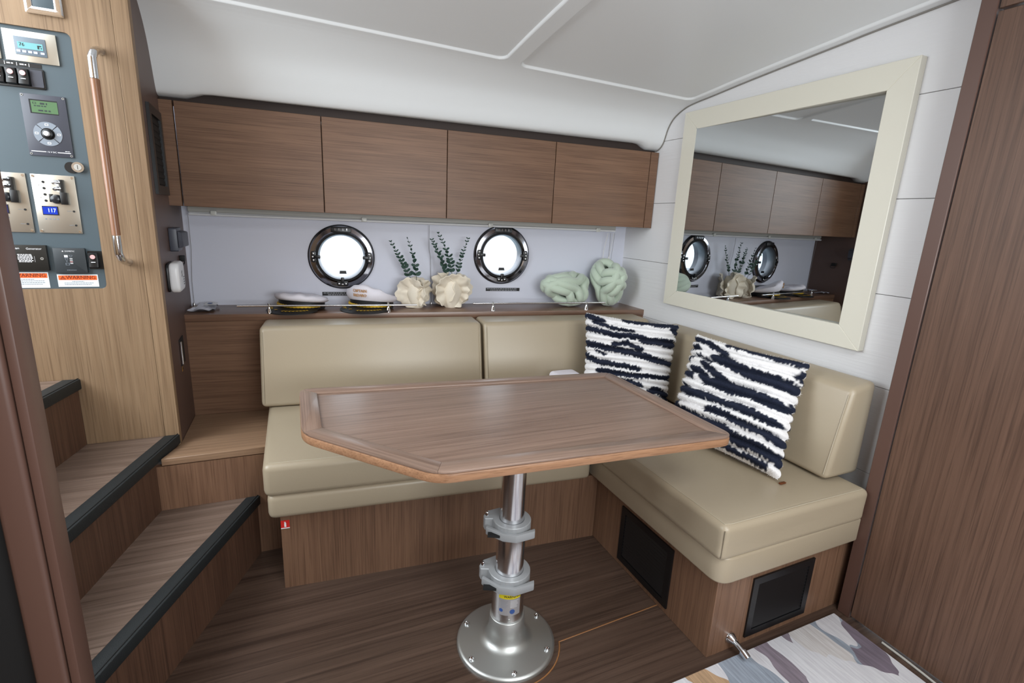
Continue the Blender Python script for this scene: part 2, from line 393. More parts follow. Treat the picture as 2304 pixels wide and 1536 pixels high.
for a in range(len(xs)-1):
    for i in range(rows-1):
        key = 'headliner_shell'
        if i >= NL:
            xm, om = (xs[a]+xs[a+1])/2, (ol_[i-NL]+ol_[i-NL+1])/2
            if sdf(xm, om, PAN[0]) < -.007: key = 'a'
            elif sdf(xm, om, PAN[1]) < -.007: key = 'b'
        sets[key].append((a, i))
for key, cells in sets.items():
    idx = {}; vs = []; fs = []
    def vid(a, i):
        if (a, i) not in idx: idx[(a, i)] = len(vs); vs.append(tuple(grid[a][i]))
        return idx[(a, i)]
    for a, i in cells: fs.append((vid(a, i), vid(a, i+1), vid(a+1, i+1), vid(a+1, i)))
    nv = len(vs); vs += [(x, y, z+.02) for x, y, z in vs]; fs += [tuple(q+nv for q in reversed(f)) for f in fs]
    part(cl, 'headliner_shell' if key == 'headliner_shell' else 'ceiling_panel', MB().add(vs, fs), white, smooth=True, world=True, angle=80)
# dark cove above the cupboards, and edge moulding between headliner and plank wall
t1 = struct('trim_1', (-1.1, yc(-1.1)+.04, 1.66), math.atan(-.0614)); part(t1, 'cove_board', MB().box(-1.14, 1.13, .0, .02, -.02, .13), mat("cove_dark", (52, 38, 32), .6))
pts = [cei(-.003, i) for i in range(4, len(RC))]
props(link('trim_2', MB().tube([(p.x, p.y, p.z-.002) for p in pts], .003, 6).mesh('trim_2', smooth=True), mat('grey_gasket', (132, 128, 122), .6)), kind='structure')
# end fillers of the cupboard row
CA = math.atan(-.0614)
def filler(name, x0, x1):
    o = struct(name, (x0, yc(x0), 1.268), CA); part(o, 'filler_board', MB().box(0, x1-x0-.0015, 0, .02, 0, .384), oak_x, bevel=.001, seg=1)
filler('trim_3', -2.226, -2.1755); filler('trim_4', -.050, -.002)

# ---- doorway post, door and tall trim on the right
tr = struct('trim_5', (-.05, -1.585, 0))
part(tr, 'jamb_board', MB().box(-.1, .0, -1.628, -1.5885, 0, 2.15), jamb, bevel=.002, seg=1, world=True)
dr = struct('door_1', (-.1, -1.63, 0))
part(dr, 'door_leaf', MB().box(-.098, -.06, -3.4, -1.632, .012, 1.85), door_w, bevel=.0015, seg=1, world=True)
part(dr, 'upper_panel', MB().box(-.098, -.06, -3.4, -1.632, 1.856, 2.15), door_w, bevel=.0015, seg=1, world=True)

# ---- doorway post close to the camera on the left, dark passage beyond
tp = struct('trim_6', (-2.1, -1.75, 0))
part(tp, 'cover_strip', MB().box(-2.0895, -2.079, -1.75, -1.71, 0, 2.2), jamb, bevel=.002, world=True)
part(tp, 'jamb_board', MB().box(-2.125, -2.0915, -1.752, -1.70, 0, 2.2), jamb, bevel=.006, seg=3, world=True)
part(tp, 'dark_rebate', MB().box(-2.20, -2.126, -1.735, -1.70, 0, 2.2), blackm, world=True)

wfr = struct('wall_front', (-1.1, -3.46, 0)); part(wfr, 'panel', MB().box(-2.3, .1, -3.5, -3.45, 0, 2.2), oak_z, world=True)
wg = struct('wall_galley', (-2.25, -2.6, 0)); part(wg, 'panel', MB().box(-2.27, -2.21, -3.5, -1.70, 0, 2.2), oak_z, world=True)
wst = struct('wall_stairwell', (-2.8, -1.75, 0)); part(wst, 'aft_panel', MB().box(-3.45, -2.205, -1.76, -1.735, 0, 2.3), oakl_z, world=True); part(wst, 'low_panel', MB().box(-3.45, -3.40, -1.735, -.44, 0, 1.1), oakl_z, world=True)

# ================================================================ STEPS
st = thing('companionway_steps', 'three oak steps with black rubber nosings climbing to the left', 'stairs', (-2.3, -.8, 0))
def line_pts(a, b, y0, y1):
    f = lambda y: (a[0]+(b[0]-a[0])*(y-a[1])/(b[1]-a[1]), y); return f(y0), f(y1)
def clip_y(poly, y, sgn):
    out = []
    for i in range(len(poly)):
        p, q = poly[i], poly[(i+1) % len(poly)]; a_, b_ = (p[1]-y)*sgn, (q[1]-y)*sgn
        if a_ >= 0: out.append(p)
        if a_*b_ < 0: t = a_/(a_-b_); out.append((p[0]+(q[0]-p[0])*t, y))
    return out
def step(a, b, y0, y1, z, zlow, back, wn=.05, hn=.036):
    p, q = line_pts(a, b, y0, y1); d = (Vector(q)-Vector(p)).normalized(); nrm = Vector((d.y, -d.x))   # nrm points to the left (uphill)
    if nrm.x > 0: nrm = -nrm
    P = Vector(p); Q = Vector(q)
    def off(v, k): return (v.x+nrm.x*k, v.y+nrm.y*k)
    lim = y0
    cl_ = lambda q: (q[0], min(q[1], lim))
    poly = [cl_(off(P, wn)), cl_(off(Q, wn)), (back, y1), (back, y0)]; ya = y0; kk = 0
    while ya > y1+.01:
        yb_ = max(y1, ya-(.108 if kk else .065)); pc_ = clip_y(clip_y(poly, ya-.0004, -1), yb_+.0004, 1); kk += 1; ya = yb_
        if len(pc_) > 2: part(st, 'plank', MB().prism(pc_, z-.03, z-.002), tread_w, world=True)
    nb = part(st, 'nosing', MB().prism([cl_(off(P, 0)), off(Q, 0), off(Q, wn), cl_(off(P, wn))], z-hn, z), rubber, bevel=.004, world=True)
    part(nb, 'grip_groove', MB().tube([off(P, .008)+(z+.0006,), off(Q, .008)+(z+.0006,)], .0016, 6), blackm, world=True, top=st)
    part(st, 'riser', MB().prism([cl_(off(P, .012)), off(Q, .012), off(Q, .03), cl_(off(P, .03))], zlow, z-hn+.004), dark_w, world=True)
step((-1.945,-.591), (-2.242,-1.306), -.592, -1.70, .24, 0, -2.75)
step((-2.201,-.436), (-2.357,-1.06), -.443, -1.70, .455, .235, -2.95)
step((-2.462,-.435), (-2.510,-.708), -.443, -1.70, .69, .45, -3.3)

# ---- ledge beside the steps
lg = thing('side_ledge', 'low oak ledge between steps and back bench', 'ledge', (-2.06, -.4, 0))
def slab(p, zf, zb, th):
    z_ = lambda y: zf+(zb-zf)*(y+.59)/.54; n_ = len(p)
    return MB().add([(a, b, z_(b)-th) for a, b in p]+[(a, b, z_(b)) for a, b in p], [tuple(range(n_-1, -1, -1)), tuple(range(n_, 2*n_))]+[(i, (i+1) % n_, (i+1) % n_+n_, i+n_) for i in range(n_)])
part(lg, 'ledge_top', slab([(-2.236,-.592),(-1.9145,-.592),(-1.9145,-.066),(-2.223,-.036),(-2.2055,-.436)], .430, .373, .026), wood('ledge_oak', (128, 100, 78), (162, 132, 106), (96, 72, 54), 'x'), bevel=.002, seg=1, world=True)
part(lg, 'ledge_front', MB().box(-2.256, -1.9205, -.5915, -.57, .205, .402), oak_z, world=True)
part(lg, 'recess_panel', MB().box(-1.975, -1.873, -.5915, -.57, 0, .2045), oak_z, world=True)

# ================================================================ SHELF, BACKBOARD
sf = thing('long_shelf', 'long dark oak shelf below the portholes', 'shelf', tuple(H(-1.1, .12, ZS)), HA)
part(sf, 'shelf_board', MB().box(-1.135, 1.15, -.122, .12, -.03, 0), shelf_w, bevel=.002, seg=2)
part(sf, 'backboard', MB().box(-1.135, 1.15, -.119, -.095, -.52, -.031), oak_x)

# ================================================================ OVERHEAD CUPBOARDS
cx = [-2.1731, -1.6542, -1.1251, -.5909, -.0515]
lab = ['overhead oak cupboard nearest the switch panel bulkhead', 'overhead oak cupboard above the left porthole and hats', 'overhead oak cupboard above the coral vases', 'overhead oak cupboard nearest the framed mirror']
for i in range(4):
    o = thing('overhead_cabinet', lab[i], 'cupboard', (cx[i], yc(cx[i]), 1.268), CA, 'row of overhead cupboards'); W = (cx[i+1]-cx[i])/math.cos(CA)
    part(o, 'door', MB().box(.0016, W-.0016, 0, .019, 0, .384), oak_x, bevel=.0012, seg=1)
    part(o, 'body', MB().box(.0005, W-.0005, .021, (.27, .255, .237, .22)[i], .004, .38), dark_w)

# ================================================================ PORTHOLES
def porthole(name, s, z, lbl):
    r = struct(name, tuple(H(s, 0, z)), HA, lbl)
    part(r, 'gasket', MB().lathe([(.118,0),(.1565,0),(.1565,.006),(.150,.009),(.118,.009)], 64, 'y', cap=False), black, smooth=True)
    part(r, 'flange', MB().lathe([(.121,.006),(.1515,.006),(.1515,.012),(.146,.018),(.128,.02),(.122,.016),(.121,.006)], 64, 'y', cap=False), dchrome, smooth=True, angle=30)
    part(r, 'groove', MB().lathe([(.1125,.0),(.121,.0),(.121,.013),(.1125,.013)], 64, 'y', cap=False), blackm, smooth=True)
    part(r, 'sash_ring', MB().lathe([(.1035,-.045),(.1125,-.045),(.1145,.004),(.1145,.016),(.110,.021),(.106,.012),(.1035,.004),(.1035,-.045)], 64, 'y', cap=False), mat('sash_grey_metal', (120, 120, 124), .35, .8), smooth=True, angle=30)
    part(r, 'glass', MB().lathe([(.001,-.014),(.1045,-.014),(.1045,-.020),(.001,-.020)], 48, 'y'), glass)
    part(r, 'tunnel', MB().lathe([(.1035,-.045),(.13,-.045),(.13,-.09),(.118,-.09),(.1035,-.045)], 48, 'y', cap=False), dgray, smooth=True)
    hb = part(r, 'hinge', MB().prism_y(rrect(-.047, .047, .118, .146, .006), -.026, -.008), black, bevel=.002)
    for k in (-.027, -.009, .009, .027): part(hb, 'hinge_pin', MB().box(k-.001, k+.001, -.0275, -.026, .128, .139), chrome)
    for a in (0, PI, -PI/2):
        R = Matrix.Rotation(-a, 4, 'Y')
        l = part(r, 'latch', MB().prism_y(rrect(.117, .141, -.027, .027, .008), -.024, -.008).xf(R), black, bevel=.002)
        part(l, 'latch_arm', MB().prism_y(rrect(.098, .128, -.008, .008, .004), -.034, -.02).xf(R), black, bevel=.002)
        for q in (-.016, 0, .016): part(l, 'screw', MB().lathe([(.005,.023),(.005,.0255),(.003,.0268)], 12, 'y', (.133 if q == 0 else .1305, 0, q)).xf(R), chrome, smooth=True)
    part(r, 'pull_tab', MB().prism_y([(-.014,-.083),(.020,-.083),(.017,-.068),(-.012,-.068)], -.002, .004), black)
    return r
porthole('window_1', *PORT[0], 'round chrome porthole behind the captain hats')
porthole('window_2', *PORT[1], 'round chrome porthole between coral vases and knot cushions')

# ================================================================ SEATING
# -- bench bases
bb = thing('back_bench_base', 'oak base of the back bench behind the table leg', 'bench', (-1.28, -.86, 0))
part(bb, 'front_panel', MB().prism([(-1.8717, yb(-1.8717)), (-.6905, yb(-.6905)), (-.6905, yb(-.6905)+.022), (-1.8717, yb(-1.8717)+.022)], 0, .283), oak_z, world=True)
part(bb, 'side_panel', MB().prism([(-1.8717, yb(-1.8717)+.0225), (-1.85, yb(-1.85)+.0225), (-1.85, -.15), (-1.8717, -.15)], 0, .283), dark_w, world=True)
ye = lambda x: -1.5629+.0197*x
rb = thing('side_bench_base', 'oak base of the bench under the mirror with black grilles', 'bench', (-.4, -1.25, 0))
part(rb, 'front_panel', MB().prism([(-.6895, yb(-.6895)+.02), (-.6895, ye(-.6895)), (-.669, ye(-.669)), (-.669, yb(-.67)+.02)], 0, .283), oak_z, bevel=.001, seg=1, world=True)
part(rb, 'end_panel', MB().prism([(-.6688, ye(-.6688)), (-.002, ye(-.002)), (-.002, ye(-.002)+.02), (-.6688, ye(-.6688)+.02)], 0, .283), oak_z, world=True)
# -- grilles
def grille(loc, rz, W, Hh, lbl):
    o = thing('vent_grille', lbl, 'grille', loc, rz, 'black air grilles in the bench base')
    part(o, 'frame', holed_plate([(-W/2,0),(W/2,0),(W/2,Hh),(-W/2,Hh)], [[(-W/2+.024,.024),(W/2-.024,.024),(W/2-.024,Hh-.024),(-W/2+.024,Hh-.024)]], -.006, 0), black)
    part(o, 'backing', MB().box(-W/2+.02, W/2-.02, -.0012, -.0004, .02, Hh-.02), blackm)
    N = 14
    for k in range(N):
        z = .026+(Hh-.052)*(k+.5)/N; part(o, 'slat', MB().add([(-W/2+.024,-.005,z-.004),(W/2-.024,-.005,z-.004),(W/2-.024,-.0015,z+.004),(-W/2+.024,-.0015,z+.004),(-W/2+.024,-.004,z-.0045),(W/2-.024,-.004,z-.0045),(W/2-.024,-.0005,z+.0035),(-W/2+.024,-.0005,z+.0035)], [(0,1,2,3),(7,6,5,4),(0,4,5,1),(2,6,7,3),(0,3,7,4),(1,5,6,2)]), black)
grille((-.6897, -1.252, .023), -PI/2, .282, .225, 'black louvred grille in the bench side facing the table leg')
grille((-.397, ye(-.397)-.0003, .024), math.atan(.0197), .282, .215, 'black louvred grille in the bench end above the rug')

def roundc(p0, p1, p2, r, n_=8):
    p0, p1, p2 = Vector(p0), Vector(p1), Vector(p2); a = p1+(p0-p1).normalized()*r; b = p1+(p2-p1).normalized()*r
    return [tuple(a*(1-t)**2+p1*2*t*(1-t)+b*t*t) for t in [k/n_ for k in range(n_+1)]]
# -- seat cushions
def cushion_prism(poly, z0, z1, r, seg=4): return MB().prism(poly, z0, z1)
bs = thing('back_seat_cushion', 'long beige leather seat cushion on the back bench', 'cushion', (-1.3, -.6, .283))
yf = lambda x: -.852-.0883*(x+1.905)
pb = [(-1.905, yf(-1.905)), (-.742, yf(-.742)), (-.742, -.25), (-1.905, -.15)]
part(bs, 'lower_band', MB().prism(pb, .284, .371), leather, bevel=.02, seg=4, world=True)
pc = [(-1.913, yf(-1.913)-.004), (-.742, yf(-.742)-.004), (-.742, -.25), (-1.913, -.15)]
part(bs, 'cushion', MB().prism(pc, .366, .481), leather, bevel=.022, seg=4, world=True)
part(bs, 'seam', MB().tube([(x, yf(x)+.016, .4805) for x in (-1.895, -1.3, -.745)], .0016, 6), thread, world=True)
rs = thing('side_seat_cushion', 'beige leather seat cushion on the bench under the mirror', 'cushion', (-.4, -1.1, .283))
part(rs, 'lower_band', MB().prism([(-.722, -.3)]+roundc((-.722,-1.0), (-.722,-1.608), (-.105,-1.600), .05)+[(-.102, -1.600), (-.102, -1.585), (-.03, -1.585), (-.03, -.3)], .284, .371), leather, bevel=.012, seg=3, world=True)
# puffed cushion with wrinkles on the front side
def puffy(x0, x1, y0, y1, z0, z1, r, puff, nx=20, ny=34, wr=0, seed=0):
    """closed soft box: superellipse edges, domed top, light wrinkles"""
    bm = bmesh.new(); bmesh.ops.create_cube(bm, size=2); bmesh.ops.subdivide_edges(bm, edges=bm.edges, cuts=31, use_grid_fill=True)
    hx, hy, hz = (x1-x0)/2, (y1-y0)/2, (z1-z0)/2; cx_, cy_, cz_ = (x0+x1)/2, (y0+y1)/2, (z0+z1)/2
    for v in bm.verts:
        p = Vector(v.co); 
        def ed(t, h):      # concentrate the outer rows in the rounded edge
            a = abs(t); s = 1 if t >= 0 else -1; k = .82
            return s*((a/k)*(h-r) if a <= k else (h-r)+r*(a-k)/(1-k))
        q = Vector((ed(p.x, hx), ed(p.y, hy), ed(p.z, hz)))
        inner = Vector((max(-hx+r, min(hx-r, q.x)), max(-hy+r, min(hy-r, q.y)), max(-hz+r, min(hz-r, q.z))))
        d = q-inner
        if d.length > 1e-9:
            mxx = max(abs(d.x), abs(d.y), abs(d.z)); q = inner+d.normalized()*mxx
        u, w2 = q.x/hx, q.y/hy
        dome = max(0, 1-u*u)*max(0, 1-w2*w2)
        q.z += puff*dome*(1 if q.z > 0 else -.2)*(abs(q.z)/hz)
        if wr:
            sd = mnoise.noise(Vector((q.x*3+seed, q.y*11+q.z*9, q.z*2)))*wr*(1-abs(q.z/hz))
            if abs(q.x) > hx-r*1.2: q.x += sd*(1 if q.x > 0 else -1)
            if abs(q.y) > hy-r*1.2: q.y += sd*.3
        v.co = q+Vector((cx_, cy_, cz_))
    mb = MB(); bm.verts.index_update(); mb.add([tuple(v.co) for v in bm.verts], [tuple(v.index for v in f.verts) for f in bm.faces]); bm.free(); return mb
part(rs, 'cushion', puffy(-.733, -.103, -1.607, -.28, .364, .478, .02, .008, wr=.017), leather, smooth=True, world=True, angle=70)
part(rs, 'seam', MB().tube([(-.719, y, .4775) for y in (-1.0, -1.2, -1.4, -1.59)]+[(-.70, -1.595, .4775), (-.4, -1.594, .479), (-.125, -1.593, .477)], .0013, 6), thread, world=True)
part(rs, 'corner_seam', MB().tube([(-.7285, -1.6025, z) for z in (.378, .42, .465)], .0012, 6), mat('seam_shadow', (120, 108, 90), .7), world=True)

# -- backrests: wedge section
def backrest(name, lbl, A, B, sec, loc, endseam=True):
    """A, B: end points on the wall line; sec: list of (distance from wall line, z) with front-bottom, front-top, back-top, back-bottom"""
    A = Vector(A); B = Vector(B); d = (B-A).normalized(); nrm = Vector((d.y, -d.x))          # to the right of A->B
    o = thing(name, lbl, 'cushion', loc, 0, 'beige backrest cushions')
    vs = [(A.x+nrm.x*s, A.y+nrm.y*s, z) for s, z in sec]+[(B.x+nrm.x*s, B.y+nrm.y*s, z) for s, z in sec]
    part(o, 'cushion', MB().add(vs, [(3,2,1,0),(4,5,6,7),(0,1,5,4),(1,2,6,5),(2,3,7,6),(3,0,4,7)]), leather, bevel=.02, seg=4, world=True)
    s0, z0 = sec[0]; s1, z1 = sec[1]
    for e, k in ((A, .012), (B, -.012)):
        pth = [(e.x+d.x*k+nrm.x*(s0+(s1-s0)*t+.0005), e.y+d.y*k+nrm.y*(s0+(s1-s0)*t+.0005), z0+(z1-z0)*t) for t in (.06, .35, .65, .93)]
        part(o, 'seam', MB().tube(pth, .0014, 6), thread, world=True)
    return o
wl_y = lambda x: -.2408+.0-.0952*x      # shelf front line
secb = [(.268, .483), (.188, .806), (.022, .806), (.022, .483)]
backrest('backrest_cushion', 'beige leather backrest nearest the steps below the hats', (-1.915, ybo(.235,-1.915)), (-.982, ybo(.235,-.982)), secb, (-1.45, -.2, .48))
backrest('backrest_cushion', 'beige leather backrest below the vases and knot cushions', (-.972, ybo(.235,-.972)), (-.075, ybo(.235,-.075)), secb, (-.52, -.3, .48))
backrest('backrest_cushion', 'beige leather backrest on the wall under the mirror', (-.02, -.56), (-.02, -1.528), [(.198, .487), (.145, .800), (.03, .818), (.03, .487)], (-.1, -1.05, .48))

# ================================================================ TABLE
TZ = .711
tb = thing('dining_table', 'oak dining table with clipped corner on a telescopic aluminium leg', 'table', (-1.24, -1.30, 0))
outer = [(-1.792,-.798), (-1.792,-1.158), (-1.515,-1.477), (-.662,-1.532), (-.668,-.905)]
def inset(poly, d):
    n_ = len(poly); out = []
    for i in range(n_):
        p0, p1, p2 = [Vector(poly[j]) for j in (i-1, i, (i+1) % n_)]
        e1 = (p1-p0).normalized(); e2 = (p2-p1).normalized(); n1 = Vector((-e1.y, e1.x)); n2 = Vector((-e2.y, e2.x))
        k = (n1+n2); k = k/(k.dot(n1)); out.append(tuple(p1+k*d))
    return out
def roundp(poly, r, n_=6):
    out = []
    for i in range(len(poly)):
        p0, p1, p2 = [Vector(poly[j]) for j in (i-1, i, (i+1) % len(poly))]
        a = p1+(p0-p1).normalized()*r; b = p1+(p2-p1).normalized()*r
        for k in range(n_+1):
            t = k/n_; q = a*(1-t)**2+p1*2*t*(1-t)+b*t*t; out.append(tuple(q))
    return out
part(tb, 'top_board', MB().prism(roundp(outer, .045), TZ-.030, TZ-.0061), table_e, bevel=.004, seg=2, world=True)
inn = inset(outer, .052)
part(tb, 'inlay', MB().prism(inset(outer, .0525), TZ-.0058, TZ-.0050), table_x, world=True)
n5 = len(outer); ro = inset(outer, .001)
names_m = [table_y, table_x, table_x, table_y, table_x]
for i in range(n5):
    j = (i+1) % n5; a, b, c, d = Vector(ro[i]), Vector(ro[j]), Vector(inn[j]), Vector(inn[i])
    ang = math.atan2((b-a).y, (b-a).x)
    def half(p0, p1, p2, first):
        A_ = p1+(p0-p1).normalized()*.044; B_ = p1+(p2-p1).normalized()*.044; q = [A_*(1-t)**2+p1*2*t*(1-t)+B_*t*t for t in [k/8 for k in range(9)]]
        return q[4:] if first else q[:5]
    pts = half(Vector(ro[i-1]), a, b, True)+half(a, b, Vector(ro[(j+1) % n5]), False)+[c, d]
    o = part(tb, 'rim_strip', MB().prism([tuple(q) for q in pts], TZ-.006, TZ), table_x, bevel=.0014, seg=2, world=True)
    R = Matrix.Rotation(ang, 4, 'Z'); o.data.transform(R.inverted()); o.rotation_euler = (0, 0, ang)      # grain follows the strip
part(tb, 'mounting_plate', MB().box(-.11, .11, -.09, .09, .666, .680), blackm)
part(tb, 'upper_tube', MB().lathe([(.0356,.33),(.0356,.668)], 40), alu, smooth=True)
part(tb, 'middle_tube', MB().lathe([(.042,.2),(.042,.415),(.0405,.417)], 40), alu, smooth=True)
lt = part(tb, 'lower_tube', MB().lathe([(.0488,.095),(.0488,.245),(.047,.247)], 40), alu, smooth=True)
ft = part(tb, 'foot_flange', MB().lathe([(.152,.0),(.152,.006),(.149,.011),(.142,.0135),(.085,.019),(.070,.024),(.060,.036),(.0555,.060),(.0535,.105),(.0515,.107)], 64), alub, smooth=True, angle=50)
for k in range(6):
    a = math.radians(18+60*k); part(ft, 'screw', MB().lathe([(.0075,.012),(.0075,.0185),(.0045,.0205),(.0035,.019)], 14, 'z', (.133*math.cos(a), .133*math.sin(a), 0)), chrome, smooth=True)
part(lt, 'rivet', MB().lathe([(.005,.0),(.005,.0495),(.003,.0505)], 12, 'y', (0,0,0)).xf(Matrix.Translation((0,0,.118)) @ Matrix.Rotation(math.radians(-17), 4, 'Z')), alub, smooth=True)
# curved warning label on the lower tube
def curved(r, a0, a1, z0, z1, n_=12):
    vs = []; 
    for i in range(n_+1):
        a = math.radians(a0+(a1-a0)*i/n_); vs += [(r*math.cos(a), r*math.sin(a), z0), (r*math.cos(a), r*math.sin(a), z1)]
    return MB().add(vs, [(2*i, 2*i+2, 2*i+3, 2*i+1) for i in range(n_)])
CAMA = -115                                   # the tube's side towards the camera, degrees
lb = part(lt, 'warning_label', curved(.0491, CAMA-32, CAMA+48, .135, .215), mat('silver_label', (168, 164, 166), .4, .4), smooth=True)
part(lt, 'yellow_band', curved(.0493, CAMA-32, CAMA+48, .192, .215), yellow, smooth=True)
def wrap(mb, r, ac, zc):
    out = []
    for x, y, z in mb.v:
        a = math.radians(ac)+x/r; out.append(((r+z)*math.cos(a), (r+z)*math.sin(a), zc+y))
    mb.v = out; return mb
part(lt, 'label_text', wrap(text_mb('WARNING', .0105), .0496, CAMA+16, .2000), blackm)
for k in range(6): part(lt, 'label_line', curved(.0494, CAMA-24, CAMA+2-(k % 3)*3, .184-k*.0045, .1848-k*.0045, 5), mgray)
for k in range(6): part(lt, 'label_line', curved(.0494, CAMA+10, CAMA+40-(k*5 % 7), .186-k*.0045, .1872-k*.0045, 5), mat('label_white', (226, 226, 226), .6))
part(lt, 'label_emblem', wrap(MB().lathe([(.006,0),(.006,.0003)], 14), .0494, CAMA-22, .152), bluep)
part(lt, 'label_emblem', wrap(MB().lathe([(.008,0),(.008,.0003)], 14), .0494, CAMA+18, .149), bluep)
# clamps
def clamp(z, r, ri):
    a0 = math.radians(CAMA); C = MB()
    body = []; R = r+.014
    ang = [math.radians(d) for d in range(-250, 71, 10)]
    ring = [(R*math.cos(a), R*math.sin(a)) for a in [math.radians(20+i*9) for i in range(36)]]     # from the right round the back
    poly = [(R*math.cos(math.radians(t)), R*math.sin(math.radians(t))) for t in range(-70, 171, 12)]+[(-R-.022,.012),(-R-.028,-.004),(-R-.018,-.030),(-R*.5,-R*1.02)]
    hole = circ(0, 0, ri, 32)
    p = holed_plate(poly, [hole], -.019, .019).xf(Matrix.Rotation(-PI/2, 4, 'X'))                  # xz plate -> horizontal collar
    rot = Matrix.Translation((0, 0, z)) @ Matrix.Rotation(math.radians(CAMA+90), 4, 'Z')
    p.xf(Matrix.Scale(-1, 4, (0, 1, 0))); p.xf(rot)
    cl_ = part(tb, 'clamp', p, gclamp, bevel=.002, seg=1, smooth=False)
    # lever arching over the front
    lv = [(-R-.018,-.034),(-R*.4,-R-.008),(R*.3,-R-.012),(R+.012,-R*.72),(R+.012,-R*.45),(R*.3,-R+.002),(-R*.4,-R+.006),(-R-.014,-.022)]
    part(cl_, 'lever', MB().prism(lv, -.018, .006).xf(rot), gclamp, bevel=.003, seg=2)
    part(cl_, 'bolt', MB().lathe([(.0055,-.03),(.0055,.026),(.003,.03)], 12, 'z', (-R-.017, .006, 0)).xf(rot @ Matrix.Rotation(.0, 4, 'X')), chrome, smooth=True)
    part(cl_, 'slot', MB().box(-R-.010, -R*.55, -R-.003, -R+.012, -.010, -.002).xf(rot), blackm)
clamp(.412, .042, .0356); clamp(.243, .0488, .042)

# ================================================================ MIRROR
mi = thing('wall_mirror', 'large mirror in a wide cream frame on the white plank wall', 'mirror', (0, -.93, .893))
yo = (-.427, -1.431); zo = (.893, 1.811); yi = (-.518, -1.348); zi = (.970, 1.728)
def rail(pts, mt):
    vs = [(-.0005, y, z) for y, z in pts]+[(-.03, y, z) for y, z in pts]
    part(mi, 'frame_rail', MB().add(vs, [(0,1,2,3),(7,6,5,4),(0,4,5,1),(1,5,6,2),(2,6,7,3),(3,7,4,0)]), mt, bevel=.0015, seg=1, smooth=False, world=True)
rail([(yo[0],zo[1]),(yo[1],zo[1]),(yi[1],zi[1]),(yi[0],zi[1])], creamf)
rail([(yo[1],zo[1]),(yo[1],zo[0]),(yi[1],zi[0]),(yi[1],zi[1])], creamf)
rail([(yo[1],zo[0]),(yo[0],zo[0]),(yi[0],zi[0]),(yi[1],zi[0])], creamf)
rail([(yo[0],zo[0]),(yo[0],zo[1]),(yi[0],zi[1]),(yi[0],zi[0])], creamf)
MT = .032
part(mi, 'mirror_glass', MB().box(-.002, .002, -(yi[0]-yi[1])/2-.006, (yi[0]-yi[1])/2+.006, zi[0]-.006, zi[1]+.006).xf(Matrix.Translation((-.0145, (yi[0]+yi[1])/2, 0)) @ Matrix.Rotation(MT, 4, 'Z')), mirror, world=True)

# ================================================================ RUG, CABLE, DOOR STOP, SIGN
rg = thing('patterned_rug', 'white rug with mauve, grey and ochre organic patches', 'rug', (-.7, -2.2, 0))
part(rg, 'pile', MB().prism([(-.135,-1.600),(-1.6,-1.625),(-1.62,-3.3),(-.165,-3.3)], .0005, .009), rugm, bevel=.003, world=True)
props(link('floor_cable', MB().tube([(-.103,-1.74,.004),(-.104,-1.80,.004),(-.108,-1.86,.004),(-.114,-1.92,.004),(-.13,-2.1,.004)], .0035, 8).mesh('floor_cable', smooth=True), mat('pale_cable', (176, 172, 164), .6)), 'thin pale cable lying along the foot of the brown door', 'cable')
ds = thing('door_stop', 'small chrome door stop on the bench end above the rug', 'door stop', (-.60, ye(-.6)-.0005, .045))
part(ds, 'flange', MB().lathe([(.019,0),(.019,.004),(.014,.012),(.009,.022)], 20, 'y'), chrome, smooth=True)
part(ds, 'stem', MB().tube([(0,-.018,0),(.002,-.034,-.004),(.004,-.050,-.010)], .0085, 12), chrome, smooth=True)
part(ds, 'tip', MB().tube([(.004,-.048,-.009),(.006,-.068,-.018)], .0115, 14), chrome, smooth=True)
fs_ = thing('fire_extinguisher_sign', 'small red sign with white extinguisher symbol below the back seat cushion', 'sign', (-1.858, yb(-1.858)-.0003, .232), math.atan(-.0883))
part(fs_, 'plate', MB().box(-.0135, .0135, -.0012, 0, 0, .03), redp)
part(fs_, 'extinguisher_symbol', MB().prism_y([(-.003,.006),(.003,.006),(.003,.020),(.0015,.022),(.0015,.025),(-.004,.025),(-.0015,.022),(-.003,.020)], -.0016, -.0011), whitep)
part(fs_, 'white_line', MB().box(-.0135, .0135, -.0016, -.0011, 0, .003), whitep)

# ================================================================ STRIPED FUR CUSHIONS
def seg_d(p, a, b):
    ab = (b[0]-a[0], b[1]-a[1]); L2 = ab[0]**2+ab[1]**2; t = 0 if L2 == 0 else max(0, min(1, ((p[0]-a[0])*ab[0]+(p[1]-a[1])*ab[1])/L2))
    return math.hypot((p[0]-a[0]-ab[0]*t)*.7, p[1]-a[1]-ab[1]*t)
P2 = [([(0,.065),(.2,.08),(.38,.13)],.03), ([(.36,.025),(.7,.03),(1,.035)],.03), ([(-.02,.17),(.1,.16)],.032), ([(.36,.2),(.6,.25),(.97,.26)],.052),
      ([(.03,.275),(.18,.225),(.3,.245)],.016), ([(.26,.29),(.36,.36),(.45,.43)],.034), ([(.38,.44),(.7,.44),(.92,.45)],.05), ([(.12,.38),(.22,.37),(.3,.46)],.036), ([(-.02,.40),(.12,.44)],.03),
      ([(.04,.56),(.2,.60),(.5,.58),(.93,.60)],.038), ([(.4,.69),(.6,.70),(.97,.72)],.036), ([(-.02,.70),(.04,.73)],.035), ([(.05,.80),(.5,.83),(.97,.86)],.052), ([(-.02,.93),(.4,.95),(.9,.955)],.03), ([(1.0,.12),(1.0,.16)],.03), ([(1.0,.42),(1.,.46)],.02)]
